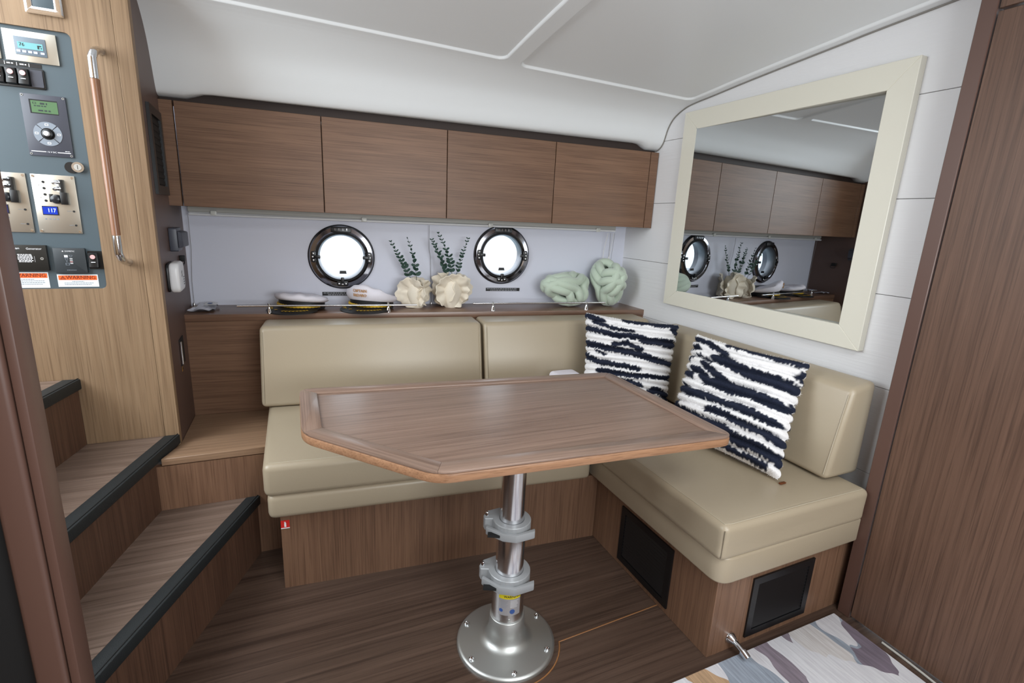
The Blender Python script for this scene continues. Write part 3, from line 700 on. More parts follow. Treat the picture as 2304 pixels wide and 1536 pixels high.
P1 = [([(-.02,.03),(.18,.06)],.032), ([(.42,.015),(1.02,.03)],.03), ([(.1,.095),(.3,.14),(.52,.145)],.024), ([(.96,.08),(1.03,.14)],.04), ([(-.02,.19),(.3,.215),(.6,.21),(1.0,.25)],.036),
      ([(.32,.33),(.45,.30),(.6,.36)],.034), ([(.03,.37),(.2,.39),(.55,.42),(1.0,.51)],.042), ([(.1,.45),(.2,.475)],.017), ([(-.02,.52),(.2,.58),(.6,.60)],.036), ([(.18,.68),(.5,.70),(1.0,.67)],.036),
      ([(.3,.78),(.66,.80)],.03), ([(.72,.9),(.82,.84),(.98,.92)],.045), ([(-.02,.86),(.5,.9)],.04), ([(.62,.26),(.98,.29)],.02)]
def fur_pillow(name, lbl, TL, TR, BR, BL, T, strips, seed):
    TL, TR, BR, BL = [Vector(p) for p in (TL, TR, BR, BL)]
    c = (BL+BR)/2; o = thing(name, lbl, 'pillow', tuple(c), 0, 'black and white striped fur cushions')
    nrm = (TR-TL).cross(BL-TL).normalized()
    if nrm.dot(Vector((-1.785,-2.47,1.27))-c) < 0: nrm = -nrm
    NU, NV, NR = 100, 170, 13
    rnd = random.Random(seed)
    def dark(u, v, side):
        uu = u if side > 0 else 1-u; 
        wv = .018*mnoise.noise(Vector((uu*5+seed, v*9, 1)))+.012*mnoise.noise(Vector((uu*26+seed, v*30, 4)))+.022*mnoise.noise(Vector((uu*70, v*6, 9)))
        q = (uu+.05*mnoise.noise(Vector((uu*3, v*12, seed+2))), v+wv)
        return min(min(seg_d(q, pl_[i], pl_[i+1]) for i in range(len(pl_)-1))-hw for pl_, hw in strips)
    def pos(u, v, side):
        a, b = 2*u-1, 2*v-1
        rib = abs(math.sin(PI*NR*v+.25*math.sin(u*5+seed)))**.55
        pin = 1-.055*(1-a*a)*b*b*0; 
        ua = .5+.5*a*(1-.05*(1-b*b)+.05*(rib-.6)); va = .5+.5*b*(1-.05*(1-a*a))
        p = TL*(1-ua)*(1-va)+TR*ua*(1-va)+BR*ua*va+BL*(1-ua)*va
        th = T*(max(0, 1-a**4)**.6)*(max(0, 1-b**4)**.6)
        return p+nrm*side*(th+.024*(rib-.5)*min(1, th/T*2.2))
    lw, lb_ = lin((240, 238, 238)), lin((36, 41, 57))
    vs, fs, cols = [], [], []
    for side in (1, -1):
        k0 = len(vs)
        for j in range(NV+1):
            for i in range(NU+1):
                u, v = i/NU, j/NV; vs.append(pos(u, v, side)-Vector(c)); t = sstep(-.006, .006, dark(u, v, side)); cols.append([lb_[q]*(1-t)+lw[q]*t for q in range(3)])
        for j in range(NV):
            for i in range(NU):
                a = k0+j*(NU+1)+i; f = (a, a+1, a+NU+2, a+NU+1); fs.append(f if side < 0 else f[::-1])
    me = MB().add(vs, fs); mesh = bpy.data.meshes.new('cover'); mesh.from_pydata(me.v, [], me.f)
    at = mesh.color_attributes.new('Col', 'FLOAT_COLOR', 'POINT')
    for i, cc in enumerate(cols): at.data[i].color = (*cc, 1)
    mesh.shade_smooth(); link('cover', mesh, furm, o)
    # short pile: thin blades
    vs, fs, cols = [], [], []
    for side, cnt in ((1, 26000), (-1, 5000)):
        for _ in range(cnt):
            u, v = rnd.random(), rnd.random(); 
            p = pos(u, v, side)-Vector(c); e = 1e-3
            pu = pos(min(1, u+e), v, side)-pos(max(0, u-e), v, side); pv = pos(u, min(1, v+e), side)-pos(u, max(0, v-e), side)
            nn = pu.cross(pv)
            if nn.length < 1e-12: continue
            nn.normalize(); nn = nn if nn.dot(nrm)*side > 0 else -nn
            d = (nn+Vector((rnd.gauss(0,.28), rnd.gauss(0,.28), rnd.gauss(0,.28)-.5))).normalized(); L_ = .0035+.0045*rnd.random()
            wv = d.cross(Vector((rnd.gauss(0,1), rnd.gauss(0,1), rnd.gauss(0,1)))).normalized()*.00045
            k = len(vs); vs += [p-wv-nn*.001, p+wv-nn*.001, p+d*L_]; fs.append((k, k+1, k+2))
            t = sstep(-.006, .006, dark(u, v, side)); br = 1+.1*rnd.gauss(0, 1) if t > .5 else 1+.3*rnd.random(); cc = [min(1, (lb_[q]*(1-t)+lw[q]*t)*br) for q in range(3)]; cols += [cc, cc, cc]
    mesh = bpy.data.meshes.new('fur_pile'); mesh.from_pydata([tuple(q) for q in vs], [], fs)
    at = mesh.color_attributes.new('Col', 'FLOAT_COLOR', 'POINT')
    for i, cc in enumerate(cols): at.data[i].color = (*cc, 1)
    props(link('fur_pile', mesh, furm, o), kind='stuff')
    return o
fp2 = fur_pillow('striped_fur_cushion', 'striped fur cushion beside the pointed table corner, under the mirror', (-.285,-.950,.856), (-.187,-1.378,.845), (-.372,-1.478,.492), (-.47,-1.055,.50), .062, P2, 3)
part(fp2, 'zip_pull', MB().box(-.378, -.352, -1.492, -1.482, .483, .488), mat('copper_pull', (150, 92, 60), .3, .8), bevel=.002, world=True)
fur_pillow('striped_fur_cushion', 'striped fur cushion in the corner between the backrests', (-.552,-.515,.874), (-.193,-.738,.846), (-.262,-.800,.495), (-.585,-.600,.505), .062, P1, 11)
wf = thing('white_folded_cloth', 'white folded cloth on the seat behind the table', 'cloth', (-.63, -.51, .482))
part(wf, 'upper_fold', puffy(-.70, -.565, -.555, -.465, .536, .588, .018, .004, wr=.004, seed=5), hatw, smooth=True, world=True, angle=80)
part(wf, 'lower_fold', puffy(-.705, -.565, -.56, -.462, .484, .536, .018, .002, wr=.004, seed=8), hatw, smooth=True, world=True, angle=80)

# ================================================================ SHELF GOODS
# ---- fiddle rails
def fiddle(s0, s1, posts, z, lbl):
    o = thing('fiddle_rail', lbl, 'rail', tuple(H((s0+s1)/2, .225, ZS)), HA, 'chrome fiddle rails on the shelf'); m_ = (s0+s1)/2
    part(o, 'rod', MB().tube([(s0-m_, 0, z-ZS), (s1-m_, 0, z-ZS)], .0045, 10), alu, smooth=True)
    for p in posts: part(o, 'post', MB().lathe([(.0115,.0005),(.0105,.006),(.0065,.02),(.0045,.034),(.0055,.042),(.003,.0455)], 16, 'z', (p-m_, 0, 0)), chrome, smooth=True)
fiddle(-2.012, -1.235, (-1.885, -1.370), .855, 'chrome rail on the shelf edge in front of the captain hats')
fiddle(-.956, -.215, (-.852, -.328), .861, 'chrome rail on the shelf edge in front of the knot cushions')

# ---- captain hats
def hat(s, off, rz, lbl, hf, hb, text=None, wob=0):
    o = thing('captain_hat', lbl, 'hat', tuple(H(s, off, ZS)), HA+rz, 'captain hats on the shelf')
    A, B = .105, .092; N = 56
    def ell(sc, z, fn=None): 
        out = []
        for k in range(N):
            a = 2*PI*k/N; zz = z(a) if callable(z) else z; out.append((A*sc*math.cos(a), B*sc*math.sin(a), zz))
        return out
    def loft(rings, cap=True):
        vs = [p for r in rings for p in r]; fs = [(i*N+k, i*N+(k+1) % N, (i+1)*N+(k+1) % N, (i+1)*N+k) for i in range(len(rings)-1) for k in range(N)]
        if cap: fs.append(tuple(range((len(rings)-1)*N, len(rings)*N)))
        return MB().add(vs, fs)
    front = lambda a: .5*(1-math.sin(a))                       # 1 at the front (-Y)
    zb0 = lambda a: .003+.012*front(a)
    zb1 = lambda a: .028+.026*front(a)
    part(o, 'band', loft([ell(.97, zb0), ell(1, zb0), ell(1, zb1), ell(.97, zb1)]), hatb, smooth=True)
    part(o, 'braid', MB().tube([(A*1.03*math.cos(a), B*1.03*math.sin(a), .022+.006*math.sin(40*a)*.25+.004) for a in [math.radians(d) for d in range(-172, -7, 3)]], .0062, 8), gold, smooth=True)
    rings = []
    prof = [(1.0, 0), (1.10, .12), (1.16, .35), (1.13, .62), (1.0, .85), (.78, .97), (.45, 1.0), (.12, 1.0)]
    for sc, t in prof:
        r_ = []
        for k in range(N):
            a = 2*PI*k/N; f = front(a)**1.3; top = hb+(hf-hb)*f; z0 = zb1(a)-.002
            wv = 1+.05*mnoise.noise(Vector((math.cos(a)*2+wob, math.sin(a)*3, t*4)))*3*t*(1-f*.7)
            x, y = A*sc*math.cos(a)*wv, B*sc*math.sin(a)*wv
            ff = .5*(1-y/(B*1.16)) if t >= .85 else f        # the flat top slopes with y
            if t >= .85: top = hb+(hf-hb)*max(0, min(1, ff))**1.9
            zz = z0+(top-z0)*t+.013*mnoise.noise(Vector((x*24+wob, y*24, 2)))*t
            r_.append((x, y, zz))
        rings.append(r_)
    part(o, 'crown', loft(rings), hatw, smooth=True, angle=75)
    # visor
    vs = []; M_ = 28; R_ = 5
    for i in range(M_+1):
        a = math.radians(-165+150*i/M_); w_ = .074*math.sin(PI*i/M_)**.7
        for j in range(R_+1):
            t = j/R_; vs.append(((A+w_*t)*math.cos(a), (B+w_*t*1.05)*math.sin(a), .014+.004*front(a)-.0155*t**1.2*math.sin(PI*i/M_)**.5))
    fs = [(i*(R_+1)+j, (i+1)*(R_+1)+j, (i+1)*(R_+1)+j+1, i*(R_+1)+j+1) for i in range(M_) for j in range(R_)]; k = len(vs)
    vs2 = vs+[(x, y, z-.0028) for x, y, z in vs]; fs2 = fs+[tuple(q+k for q in reversed(f)) for f in fs]
    rim = [i*(R_+1)+R_ for i in range(M_+1)]
    for i in range(M_): fs2.append((rim[i], rim[i+1], rim[i+1]+k, rim[i]+k))
    vz = part(o, 'visor', MB().add(vs2, fs2), hatb, smooth=True, angle=50)
    # gold leaves on the visor
    lf = MB()
    def leaf(cx_, cy_, an, L_, W_, z):
        d = (math.cos(an), math.sin(an)); p = (-d[1], d[0])
        lf.add([(cx_-d[0]*L_, cy_-d[1]*L_, z), (cx_+p[0]*W_, cy_+p[1]*W_, z+.0012), (cx_+d[0]*L_, cy_+d[1]*L_, z), (cx_-p[0]*W_, cy_-p[1]*W_, z+.0012)], [(0,1,2),(0,2,3)])
    def vis(a, t):
        i_ = (math.degrees(a)+165)/150; w_ = .074*max(0, math.sin(PI*i_))**.7
        return (A+w_*t)*math.cos(a), (B+w_*t*1.05)*math.sin(a), .014+.004*front(a)-.0155*t**1.2*max(0, math.sin(PI*i_))**.5
    for base, sgn in ((-PI/2-.10, 1), (-PI/2-.42, -1)):
        for q in range(8 if sgn > 0 else 4):
            a = base+sgn*(.10+.105*q); x, y, z = vis(a, .60-.015*q); tang = a+PI/2*sgn
            for dd in (.75, -.75): leaf(x+.007*math.cos(tang+dd), y+.007*math.sin(tang+dd), tang+dd, .0098-.0004*q, .0030, z+.0016)
            leaf(x, y, tang, .008, .0012, z+.0012)
    x, y, z = vis(-PI/2-.28, .55)
    for k in range(5): leaf(x+.004*math.cos(k*1.257), y+.004*math.sin(k*1.257), k*1.257, .006, .003, z+.0018)
    part(vz, 'leaf_embroidery', lf, gold)
    if text:
        for ln, dz in zip(text, (.0105, -.0105)):
            tm = text_mb(ln, .0195, font_scale_x=.82, depth=.0012); out = []
            for x, y, z in tm.v:
                a = -PI/2+x/(A*1.12); out.append((A*1.205*math.cos(a), B*1.215*math.sin(a)-z, .088+dz+y))
            tm.v = out; part(o, 'embroidered_text', tm, goldt)
    return o
hat(-1.757, .122, -.58, 'captain hat with drooping white crown, nearest the bulkhead', .090, .060, wob=1.3)
hat(-1.440, .122, -.56, 'captain hat with tall lettered white crown beside the coral vase', .152, .046, ('CAPTAIN', 'BADARO'), wob=6.1)

# ---- ruffled coral vases
def coral_vase(s, off, lbl, Hh, fans, body, seed):
    o = thing('coral_vase', lbl, 'vase', tuple(H(s, off, ZS)), HA, 'ruffled ivory vases')
    pr = [(.030,.0),(.036,.01),(body*.85,Hh*.28),(body,Hh*.5),(body*.8,Hh*.75),(.030,Hh*.92),(.024,Hh*.92),(.02,Hh*.6),(.001,Hh*.5)]
    mb = MB().lathe(pr, 36, cap=False)
    mb.v = [(x*(1+.18*mnoise.noise(Vector((x*40+seed, y*40, z*30)))), y*(1+.18*mnoise.noise(Vector((x*40, y*40+seed, z*30)))), z) for x, y, z in mb.v]
    part(o, 'body', mb, ivory, smooth=True, angle=80)
    for (cx_, cy_, cz_, R_, ry, rx, nf, amp, sd) in fans:
        NP, NRr = 110, 16; vs, fs = [(0, 0, 0)], []
        for j in range(1, NRr+1):
            t = j/NRr
            for i in range(NP):
                a = 2*PI*i/NP
                rr = R_*t*(1+.10*mnoise.noise(Vector((math.cos(a)*2+sd, math.sin(a)*2, 1)))*t+.035*math.sin(nf*2*a+sd)*t**3)
                wv = amp*(t**2.0)*(2.4*mnoise.noise(Vector((math.cos(a)*1.9+sd, math.sin(a)*1.9, sd*2)))+.75*math.sin(nf*a+sd+1.6*math.sin(2*a+sd))*(.6+.8*mnoise.noise(Vector((math.cos(a)*1.2, math.sin(a)*1.2, sd+7)))))+.010*mnoise.noise(Vector((math.cos(a)*3*t, math.sin(a)*3*t, sd)))*t
                vs.append((rr*math.cos(a), -(R_*.30*(t**1.6))-wv, rr*math.sin(a)*1.0))
        for i in range(NP): fs.append((0, 1+i, 1+(i+1) % NP))
        for j in range(NRr-1):
            for i in range(NP): fs.append((1+j*NP+i, 1+(j+1)*NP+i, 1+(j+1)*NP+(i+1) % NP, 1+j*NP+(i+1) % NP))
        M_ = Matrix.Translation((cx_, cy_, cz_)) @ Matrix.Rotation(ry, 4, 'Z') @ Matrix.Rotation(rx, 4, 'X')
        f = part(o, 'ruffle', MB().add(vs, fs).xf(M_), ivory, smooth=True, angle=80)
        # keep the ruffle above the shelf
        for v in f.data.vertices: v.co.z = max(v.co.z, .004+.15*max(0, v.co.z)) if v.co.z < .012 else v.co.z
        md = f.modifiers.new('thickness', 'SOLIDIFY'); md.thickness = .0045; md.offset = 0
        md2 = f.modifiers.new('soft', 'SUBSURF'); md2.levels = 1; md2.render_levels = 1
    return o
coral_vase(-1.222, .10, 'smaller ruffled ivory vase beside the lettered hat', .14,
           [(-.018,-.010,.078,.078,-.5,.10,7,.013,1.2), (.026,.012,.075,.064,.85,.0,6,.013,4.0), (.0,.03,.08,.07,2.9,.1,6,.012,2.2)], .046, 2)
coral_vase(-1.042, .10, 'larger ruffled ivory vase nearer the right porthole', .165,
           [(-.005,-.012,.090,.090,.12,.12,8,.015,.4), (-.028,.016,.095,.082,-.9,.0,6,.015,3.1), (.03,.03,.09,.082,2.4,.1,7,.014,5.0)], .052, 5)

# ---- eucalyptus sprigs
def leaf_mesh():
    vs = [(0,0,0)]; n_ = 10
    for i in range(n_):
        a = 2*PI*i/n_; vs.append((.5+.5*math.cos(a), .42*math.sin(a), .10*abs(math.sin(a))))
    return MB().add([(.5,0,.0)]+vs[1:], [(0, 1+i, 1+(i+1) % n_) for i in range(n_)]).mesh('leaf', smooth=True, angle=80)
LEAF = leaf_mesh(); LEAF.materials.append(leafm)
def sprig(lbl, s0, z0, s1, z1, off, bend, big, small, nodes, seed, start=.1):
    o = thing('eucalyptus_sprig', lbl, 'plant', tuple(H(s0, off, z0-.05)), HA, 'eucalyptus sprigs'); rnd = random.Random(seed)
    P = []
    for k in range(15):
        t = k/14; P.append(Vector(((s1-s0)*t+bend*math.sin(PI*t), .012*math.sin(3*t+seed), .0+(z1-z0+.05)*t)))
    part(o, 'stem', MB().tube([tuple(p) for p in P], [.0016*(1-.6*k/14) for k in range(15)], 6), stemm, smooth=True)
    T0 = .05/(z1-z0+.05)
    for q in range(nodes):
        t = T0+(1-T0)*(start+(1-start)*(q/(nodes-1))**.92)*.995; i = min(13, int(t*14)); f = t*14-i; p = P[i]*(1-f)+P[i+1]*f
        az = rnd.random()*PI; L_ = (big*(1-q/nodes)+small*(q/nodes))*(.85+.3*rnd.random())
        tg = (P[i+1]-P[i]).normalized()
        for sg in (1, -1):
            d = (Vector((math.cos(az)*sg, math.sin(az)*sg*.6, 0))+tg*(.55+.3*rnd.random())).normalized()
            nn = (Vector((rnd.gauss(0,.5), -1, rnd.gauss(.3,.6)))); nn = (nn-d*nn.dot(d)).normalized(); sd_ = nn.cross(d)
            l = bpy.data.objects.new('leaf', LEAF); COL.objects.link(l); l.parent = o; l.location = p
            l.rotation_euler = Matrix((d, sd_, nn)).transposed().to_euler(); l.scale = (L_, L_*(.85 if q < nodes*.5 else .65), L_)
sprig('eucalyptus sprig leaning left from the smaller vase', -1.222, .962, -1.346, 1.146, .10, .004, .027, .010, 11, 1)
sprig('nearly upright eucalyptus sprig in the smaller vase', -1.216, .962, -1.264, 1.163, .09, .012, .026, .010, 10, 2)
sprig('leftmost dense eucalyptus sprig in the larger vase', -1.046, .985, -1.147, 1.162, .11, .004, .027, .012, 13, 3)
sprig('tallest eucalyptus sprig with rounder leaves in the larger vase', -1.040, .985, -1.112, 1.194, .10, .020, .028, .012, 12, 4)
sprig('eucalyptus sprig leaning right from the larger vase', -1.032, .985, -.956, 1.172, .09, -.004, .022, .010, 11, 5)

# ---- knotted cushions
def knot(s, off, lbl, ax, ay, az, rot, tr, seed):
    o = thing('knot_cushion', lbl, 'cushion', tuple(H(s, off, ZS)), HA, 'sage green knotted cushions')
    Rm = Matrix.Rotation(rot[2], 4, 'Z') @ Matrix.Rotation(rot[1], 4, 'Y') @ Matrix.Rotation(rot[0], 4, 'X')
    NS = 300; lines = []
    def cen(t, d):
        th = 2*t; ph = 3*t                          # three crossings round the ball
        lat = .78*math.sin(ph); r = 1+.20*math.cos(2*ph+PI*.0)*1
        # over and under alternate at the crossings
        r = 1+.24*math.sin(ph*2+PI/2)
        return Vector((math.cos(th)*math.cos(lat)*r, math.sin(th)*math.cos(lat)*r, math.sin(lat)*1.05*r))
    out = []
    for d in (-1, 1):
        pts = []
        for k in range(NS):
            t = 2*PI*k/NS; p = cen(t, 0); tg = (cen(t+.01, 0)-cen(t-.01, 0)).normalized(); sd = tg.cross(p.normalized()).normalized()
            pts.append(p+sd*d*tr[1])
        out.append(pts)
    zmin = 1e9; meshes = []
    for pts in out:
        q = [Rm @ p for p in pts]; q = [Vector((p.x*ax, p.y*ay, p.z*az)) for p in q]; meshes.append(q); zmin = min(zmin, min(p.z for p in q))
    for q in meshes: part(o, 'padded_roll', MB().tube([(p.x, p.y, p.z-zmin+tr[0]) for p in q], tr[0], 14, closed=True), sage, smooth=True, angle=80)
    part(o, 'inner_roll', MB().lathe([(ax*.2,-az*.6),(ax*.5,-az*.3),(ax*.55,0),(ax*.5,az*.3),(ax*.2,az*.6)], 24, 'z', (0, 0, -zmin+tr[0])), sage, smooth=True, angle=80)
knot(-.397, .105, 'wide sage green knotted cushion lying beside the right porthole', .120, .068, .064, (.35, 1.25, -.5), (.0235, .24), 1)
knot(-.150, .125, 'upright sage green knotted cushion in the shelf corner', .080, .070, .098, (.5, 1.1, .8), (.022, .24), 2)

# ---- packet on the shelf end
pk = thing('plastic_packet', 'clear plastic packet with white card on the shelf end by the bulkhead', 'packet', tuple(H(-2.165, .11, ZS)), HA)
def sheet(pts, z, amp, sd, n_=8, th=.0012):
    a, b, c, d = [Vector(p) for p in pts]; vs, fs = [], []
    for i in range(n_+1):
        for j in range(n_+1):
            u, v = i/n_, j/n_; p = a*(1-u)*(1-v)+b*u*(1-v)+c*u*v+d*(1-u)*v; vs.append((p.x, p.y, z+amp*(.5+.5*mnoise.noise(Vector((u*4+sd, v*4, sd))))))
    for i in range(n_):
        for j in range(n_): q = i*(n_+1)+j; fs.append((q, q+n_+1, q+n_+2, q+1))
    k = len(vs); vs += [(x, y, z_+th) for x, y, z_ in vs]; fs += [tuple(t+k for t in reversed(f)) for f in fs]; return MB().add(vs, fs)
part(pk, 'bag', sheet([(-.045,-.09),(.05,-.085),(.045,.05),(-.03,.06)], .001, .020, 1.5), clearp, smooth=True)
part(pk, 'card', sheet([(.0,-.02),(.05,-.02),(.045,.05),(.0,.055)], .019, .004, 3.5), cardw, smooth=True)
part(pk, 'printed_mark', MB().box(.012, .030, .005, .022, .0245, .0251), bluep)

# ---- raised blind under the cupboards with its cords
bl = thing('roller_blind', 'raised pale blind with cords under the overhead cupboards', 'blind', tuple(H(-1.15, .05, 1.23)), HA)
part(bl, 'headrail', MB().box(-1.055, 1.05, -.012, .03, .016, .040), mat('blind_grey', (176, 174, 168), .5), bevel=.002, seg=1)
part(bl, 'bottom_rod', MB().tube([(-1.05, -.014, .006), (1.045, -.014, .013)], .0055, 10), glassw, smooth=True)
part(bl, 'folded_fabric', MB().box(-1.05, 1.045, -.006, .02, .008, .018), mat('blind_fabric', (206, 204, 204), .8))
for s in (-2.103, -1.466, -.836, -.214): part(bl, 'clip', MB().prism_y(rrect(s+1.15-.012, s+1.15+.012, .004, .024, .004), -.024, -.012), mat('clear_clip', (214, 214, 208), .3), bevel=.002)
def cordp(name, pts, m=gcord, r=.0011): part(bl, name, MB().tube(pts, r, 6), m, smooth=True)
zs_ = ZS-1.23
cordp('cord', [(-1.063,.02,.0),(-1.066,.03,-.15),(-1.078,.036,-.3),(-1.078,.036,zs_+.012)])
cordp('cord', [(.003,.03,.0),(.004,.034,-.12),(.012,.036,-.16),(.016,.038,-.3),(.018,.04,zs_+.012)])
for s in (-1.078, .018): part(bl, 'cord_peg', MB().lathe([(.006,zs_),(.006,zs_+.008),(.003,zs_+.014)], 10, 'z', (s, .036, 0)), alu, smooth=True)
cordp('pull_cord', [(1.005,-.01,.0),(1.003,.02,-.10),(1.0,.04,-.30)], cordm, .0015); cordp('pull_cord', [(1.02,-.01,.0),(1.024,-.006,-.14)], gcord, .001)
cordp('pull_cord', [(1.045,-.004,.0),(1.048,.03,-.12),(1.044,.042,-.3)], cordm, .0013); cordp('pull_cord', [(1.052,.0,.0),(1.06,.04,-.24)], gcord, .001)
part(bl, 'cord_tassel', MB().lathe([(.003,-.165),(.004,-.16),(.0025,-.135),(.001,-.13)], 10, 'z', (1.024,-.006,0)), cordm, smooth=True)

# ---- notice plates under the portholes
def notice(s0, s1, z0, z1, lbl):
    o = thing('notice_plate', lbl, 'plate', tuple(H((s0+s1)/2, .0002, z0)), HA); W = s1-s0; h = z1-z0
    part(o, 'plate', MB().box(-W/2, W/2, -.0012, 0, 0, h), black)
    rnd = random.Random(int(W*1e4)); 
    for r_ in range(2):
        x = -W/2+.006+(.02 if r_ else 0); L_ = MB()
        while x < W/2-.02:
            l = .006+.010*rnd.random(); L_.box(x, min(x+l, W/2-.006), -.0016, -.0011, h*(.6-.45*r_), h*(.82-.45*r_)); x += l+.003
        part(o, 'text_line', L_, mat('grey_print', (150, 152, 158), .6))
notice(-1.672, -1.478, .866, .885, 'black notice strip under the left porthole behind the hats')
notice(-.832, -.637, .891, .909, 'black notice strip under the right porthole')

# ================================================================ THINGS ON THE BULKHEAD SIDE
SA = math.atan2(.65, -.0286)            # direction along the side face, towards the lining
def side_loc(y, z): return (-2.205-.0440*(y+.44), y, z)
def side_root(name, lbl, cat, y, z): return thing(name, lbl, cat, side_loc(y, z), SA)
# local frame: x along +y(world), -y(local) out of the face into the room
vg = side_root('speaker_grille', 'tall narrow black grille on the bulkhead beside the cupboards', 'grille', -.24, 1.305)
part(vg, 'frame', holed_plate([(-.115,0),(.115,0),(.115,.292),(-.115,.292)], [[(-.085,.03),(.085,.03),(.085,.262),(-.085,.262)]], -.010, -.0004), black)
part(vg, 'backing', MB().box(-.10, .10, -.002, -.0004, .02, .275), blackm)
for k in range(10): part(vg, 'slat', MB().box(-.085, .085, -.0038, -.0025, .036+k*.0225, .049+k*.0225), blackm)
sk = side_root('socket_box', 'dark grey flip-lid power socket on the bulkhead', 'socket', -.145, 1.098)
part(sk, 'housing', MB().prism_y(rrect(-.055, .055, 0, .088, .006), -.028, -.0004), dgray, bevel=.003)
part(sk, 'lid', MB().add([(-.05,-.029,.012),(.05,-.029,.012),(.05,-.029,.078),(-.05,-.029,.078),(-.04,-.044,.018),(.044,-.052,.018),(.044,-.052,.072),(-.04,-.040,.072)], [(3,2,1,0),(4,5,6,7),(0,1,5,4),(1,2,6,5),(2,3,7,6),(3,0,4,7)]), dgray, bevel=.003)
hk = side_root('black_clip_hook', 'tiny black plastic clip with loop above the white detector', 'hook', .02, 1.03)
part(hk, 'block', MB().box(-.02, .014, -.018, -.0004, .012, .036), blackm, bevel=.002); part(hk, 'loop', MB().tube([(.0+.022*math.cos(a), -.012, .010+.014*math.sin(a)) for a in [math.radians(d) for d in range(-150, 70, 15)]], .0022, 6), black, smooth=True)
dt = side_root('alarm_detector', 'white rounded alarm detector on the bulkhead side', 'detector', -.275, .965)
part(dt, 'back_plate', MB().prism_y(rrect(-.066, .066, -.004, .100, .02), -.008, -.0004), black, bevel=.002)
part(dt, 'housing', MB().prism_y(rrect(-.070, .070, -.006, .102, .026), -.040, -.0082), glassw, bevel=.010, seg=4)
for k in (0, 1): part(dt, 'led_mark', MB().add([(-.004,-.0408,.046+k*.012),(.006,-.0408,.052+k*.012),(.006,-.0408,.058+k*.012),(-.004,-.0408,.052+k*.012),(-.004,-.04,.046+k*.012),(.006,-.04,.052+k*.012),(.006,-.04,.058+k*.012),(-.004,-.04,.052+k*.012)], [(0,1,2,3),(7,6,5,4),(0,4,5,1),(2,6,7,3),(0,3,7,4),(1,5,6,2)]), black)
for k in range(4): part(dt, 'sound_slot', MB().box(.028, .046, -.0408, -.0395, .014+k*.009, .018+k*.009), dgray)
lc = side_root('flush_latch', 'chrome flush latch low on the bulkhead side', 'latch', -.20, .66)
part(lc, 'recess', MB().box(-.035, .055, -.003, -.0004, -.006, .1), blackm); part(lc, 'chrome_bar', MB().tube([(-.036,-.006,.004),(-.036,-.006,.094)], .005, 10), chrome, smooth=True)
wsn = side_root('warning_triangle_sticker', 'tiny yellow triangle sticker below the flush latch', 'sticker', -.215, .632)
part(wsn, 'triangle', MB().prism_y([(-.018,0),(.018,0),(0,.024)], -.001, -.0003), mat('amber_print', (170, 120, 40), .5)); part(wsn, 'inner_mark', MB().prism_y([(-.011,.004),(.011,.004),(0,.018)], -.0015, -.001), blackm)

# ================================================================ SWITCH PANEL
cp = thing('switch_panel', 'slate grey switch panel with displays and breakers set in the bulkhead', 'control panel', (-2.45, -.44, .99))
X0, Z0 = -2.45, .99
def lx(x): return x-X0
def lz(z): return z-Z0
def pbox(parent, name, x0, x1, z0, z1, d0, d1, m, r=0, bevel=0, label=None):
    """plate on the panel: d0 / d1 = height above the bulkhead face of its front and back"""
    poly = rrect(lx(x0), lx(x1), lz(z0), lz(z1), r, 4) if r else [(lx(x0),lz(z0)),(lx(x1),lz(z0)),(lx(x1),lz(z1)),(lx(x0),lz(z1))]
    return part(parent, name, MB().prism_y(poly, -d0, -d1), m, bevel=bevel, seg=2, label=label)
def pdisc(parent, name, x, z, r, d0, d1, m, seg=16, ri=None):
    pr = [(r, d1), (r, d0)] if ri is None else [(ri, d1), (r, d1), (r, d0), (ri, d0), (ri, d1)]
    return part(parent, name, MB().lathe(pr, seg, 'y', (lx(x), 0, lz(z)), cap=ri is None), m, smooth=True, angle=35)
def ptext(parent, name, s, x, z, size, d, m, sx=1.0, align='CENTER'):
    return part(parent, name, text_mb(s, size, align, sx).xf(Matrix.Translation((lx(x), -d, lz(z))) @ FRONT), m)
def plines(parent, x0, x1, z, rows, dz, h, d, m, seed=0, name='text_line', center=False):
    rnd = random.Random(seed)
    for r_ in range(rows):
        L_ = MB(); a, b = x0+(x1-x0)*.08*rnd.random(), x1-(x1-x0)*.12*rnd.random(); x = a
        while x < b-.001:
            l = h*(1.2+2.2*rnd.random()); L_.box(lx(x), lx(min(x+l, b)), -d-.0003, -d, lz(z-r_*dz), lz(z-r_*dz+h)); x += l+h*.7
        part(parent, name, L_, m)
FD = -.008      # face of the grey panel, set back in the oak
pbox(cp, 'panel_plate', PX0+.0005, PX1-.0005, PZ0+.0005, PZ1-.0005, FD, FD-.006, grayp, r=.016)
F0 = FD
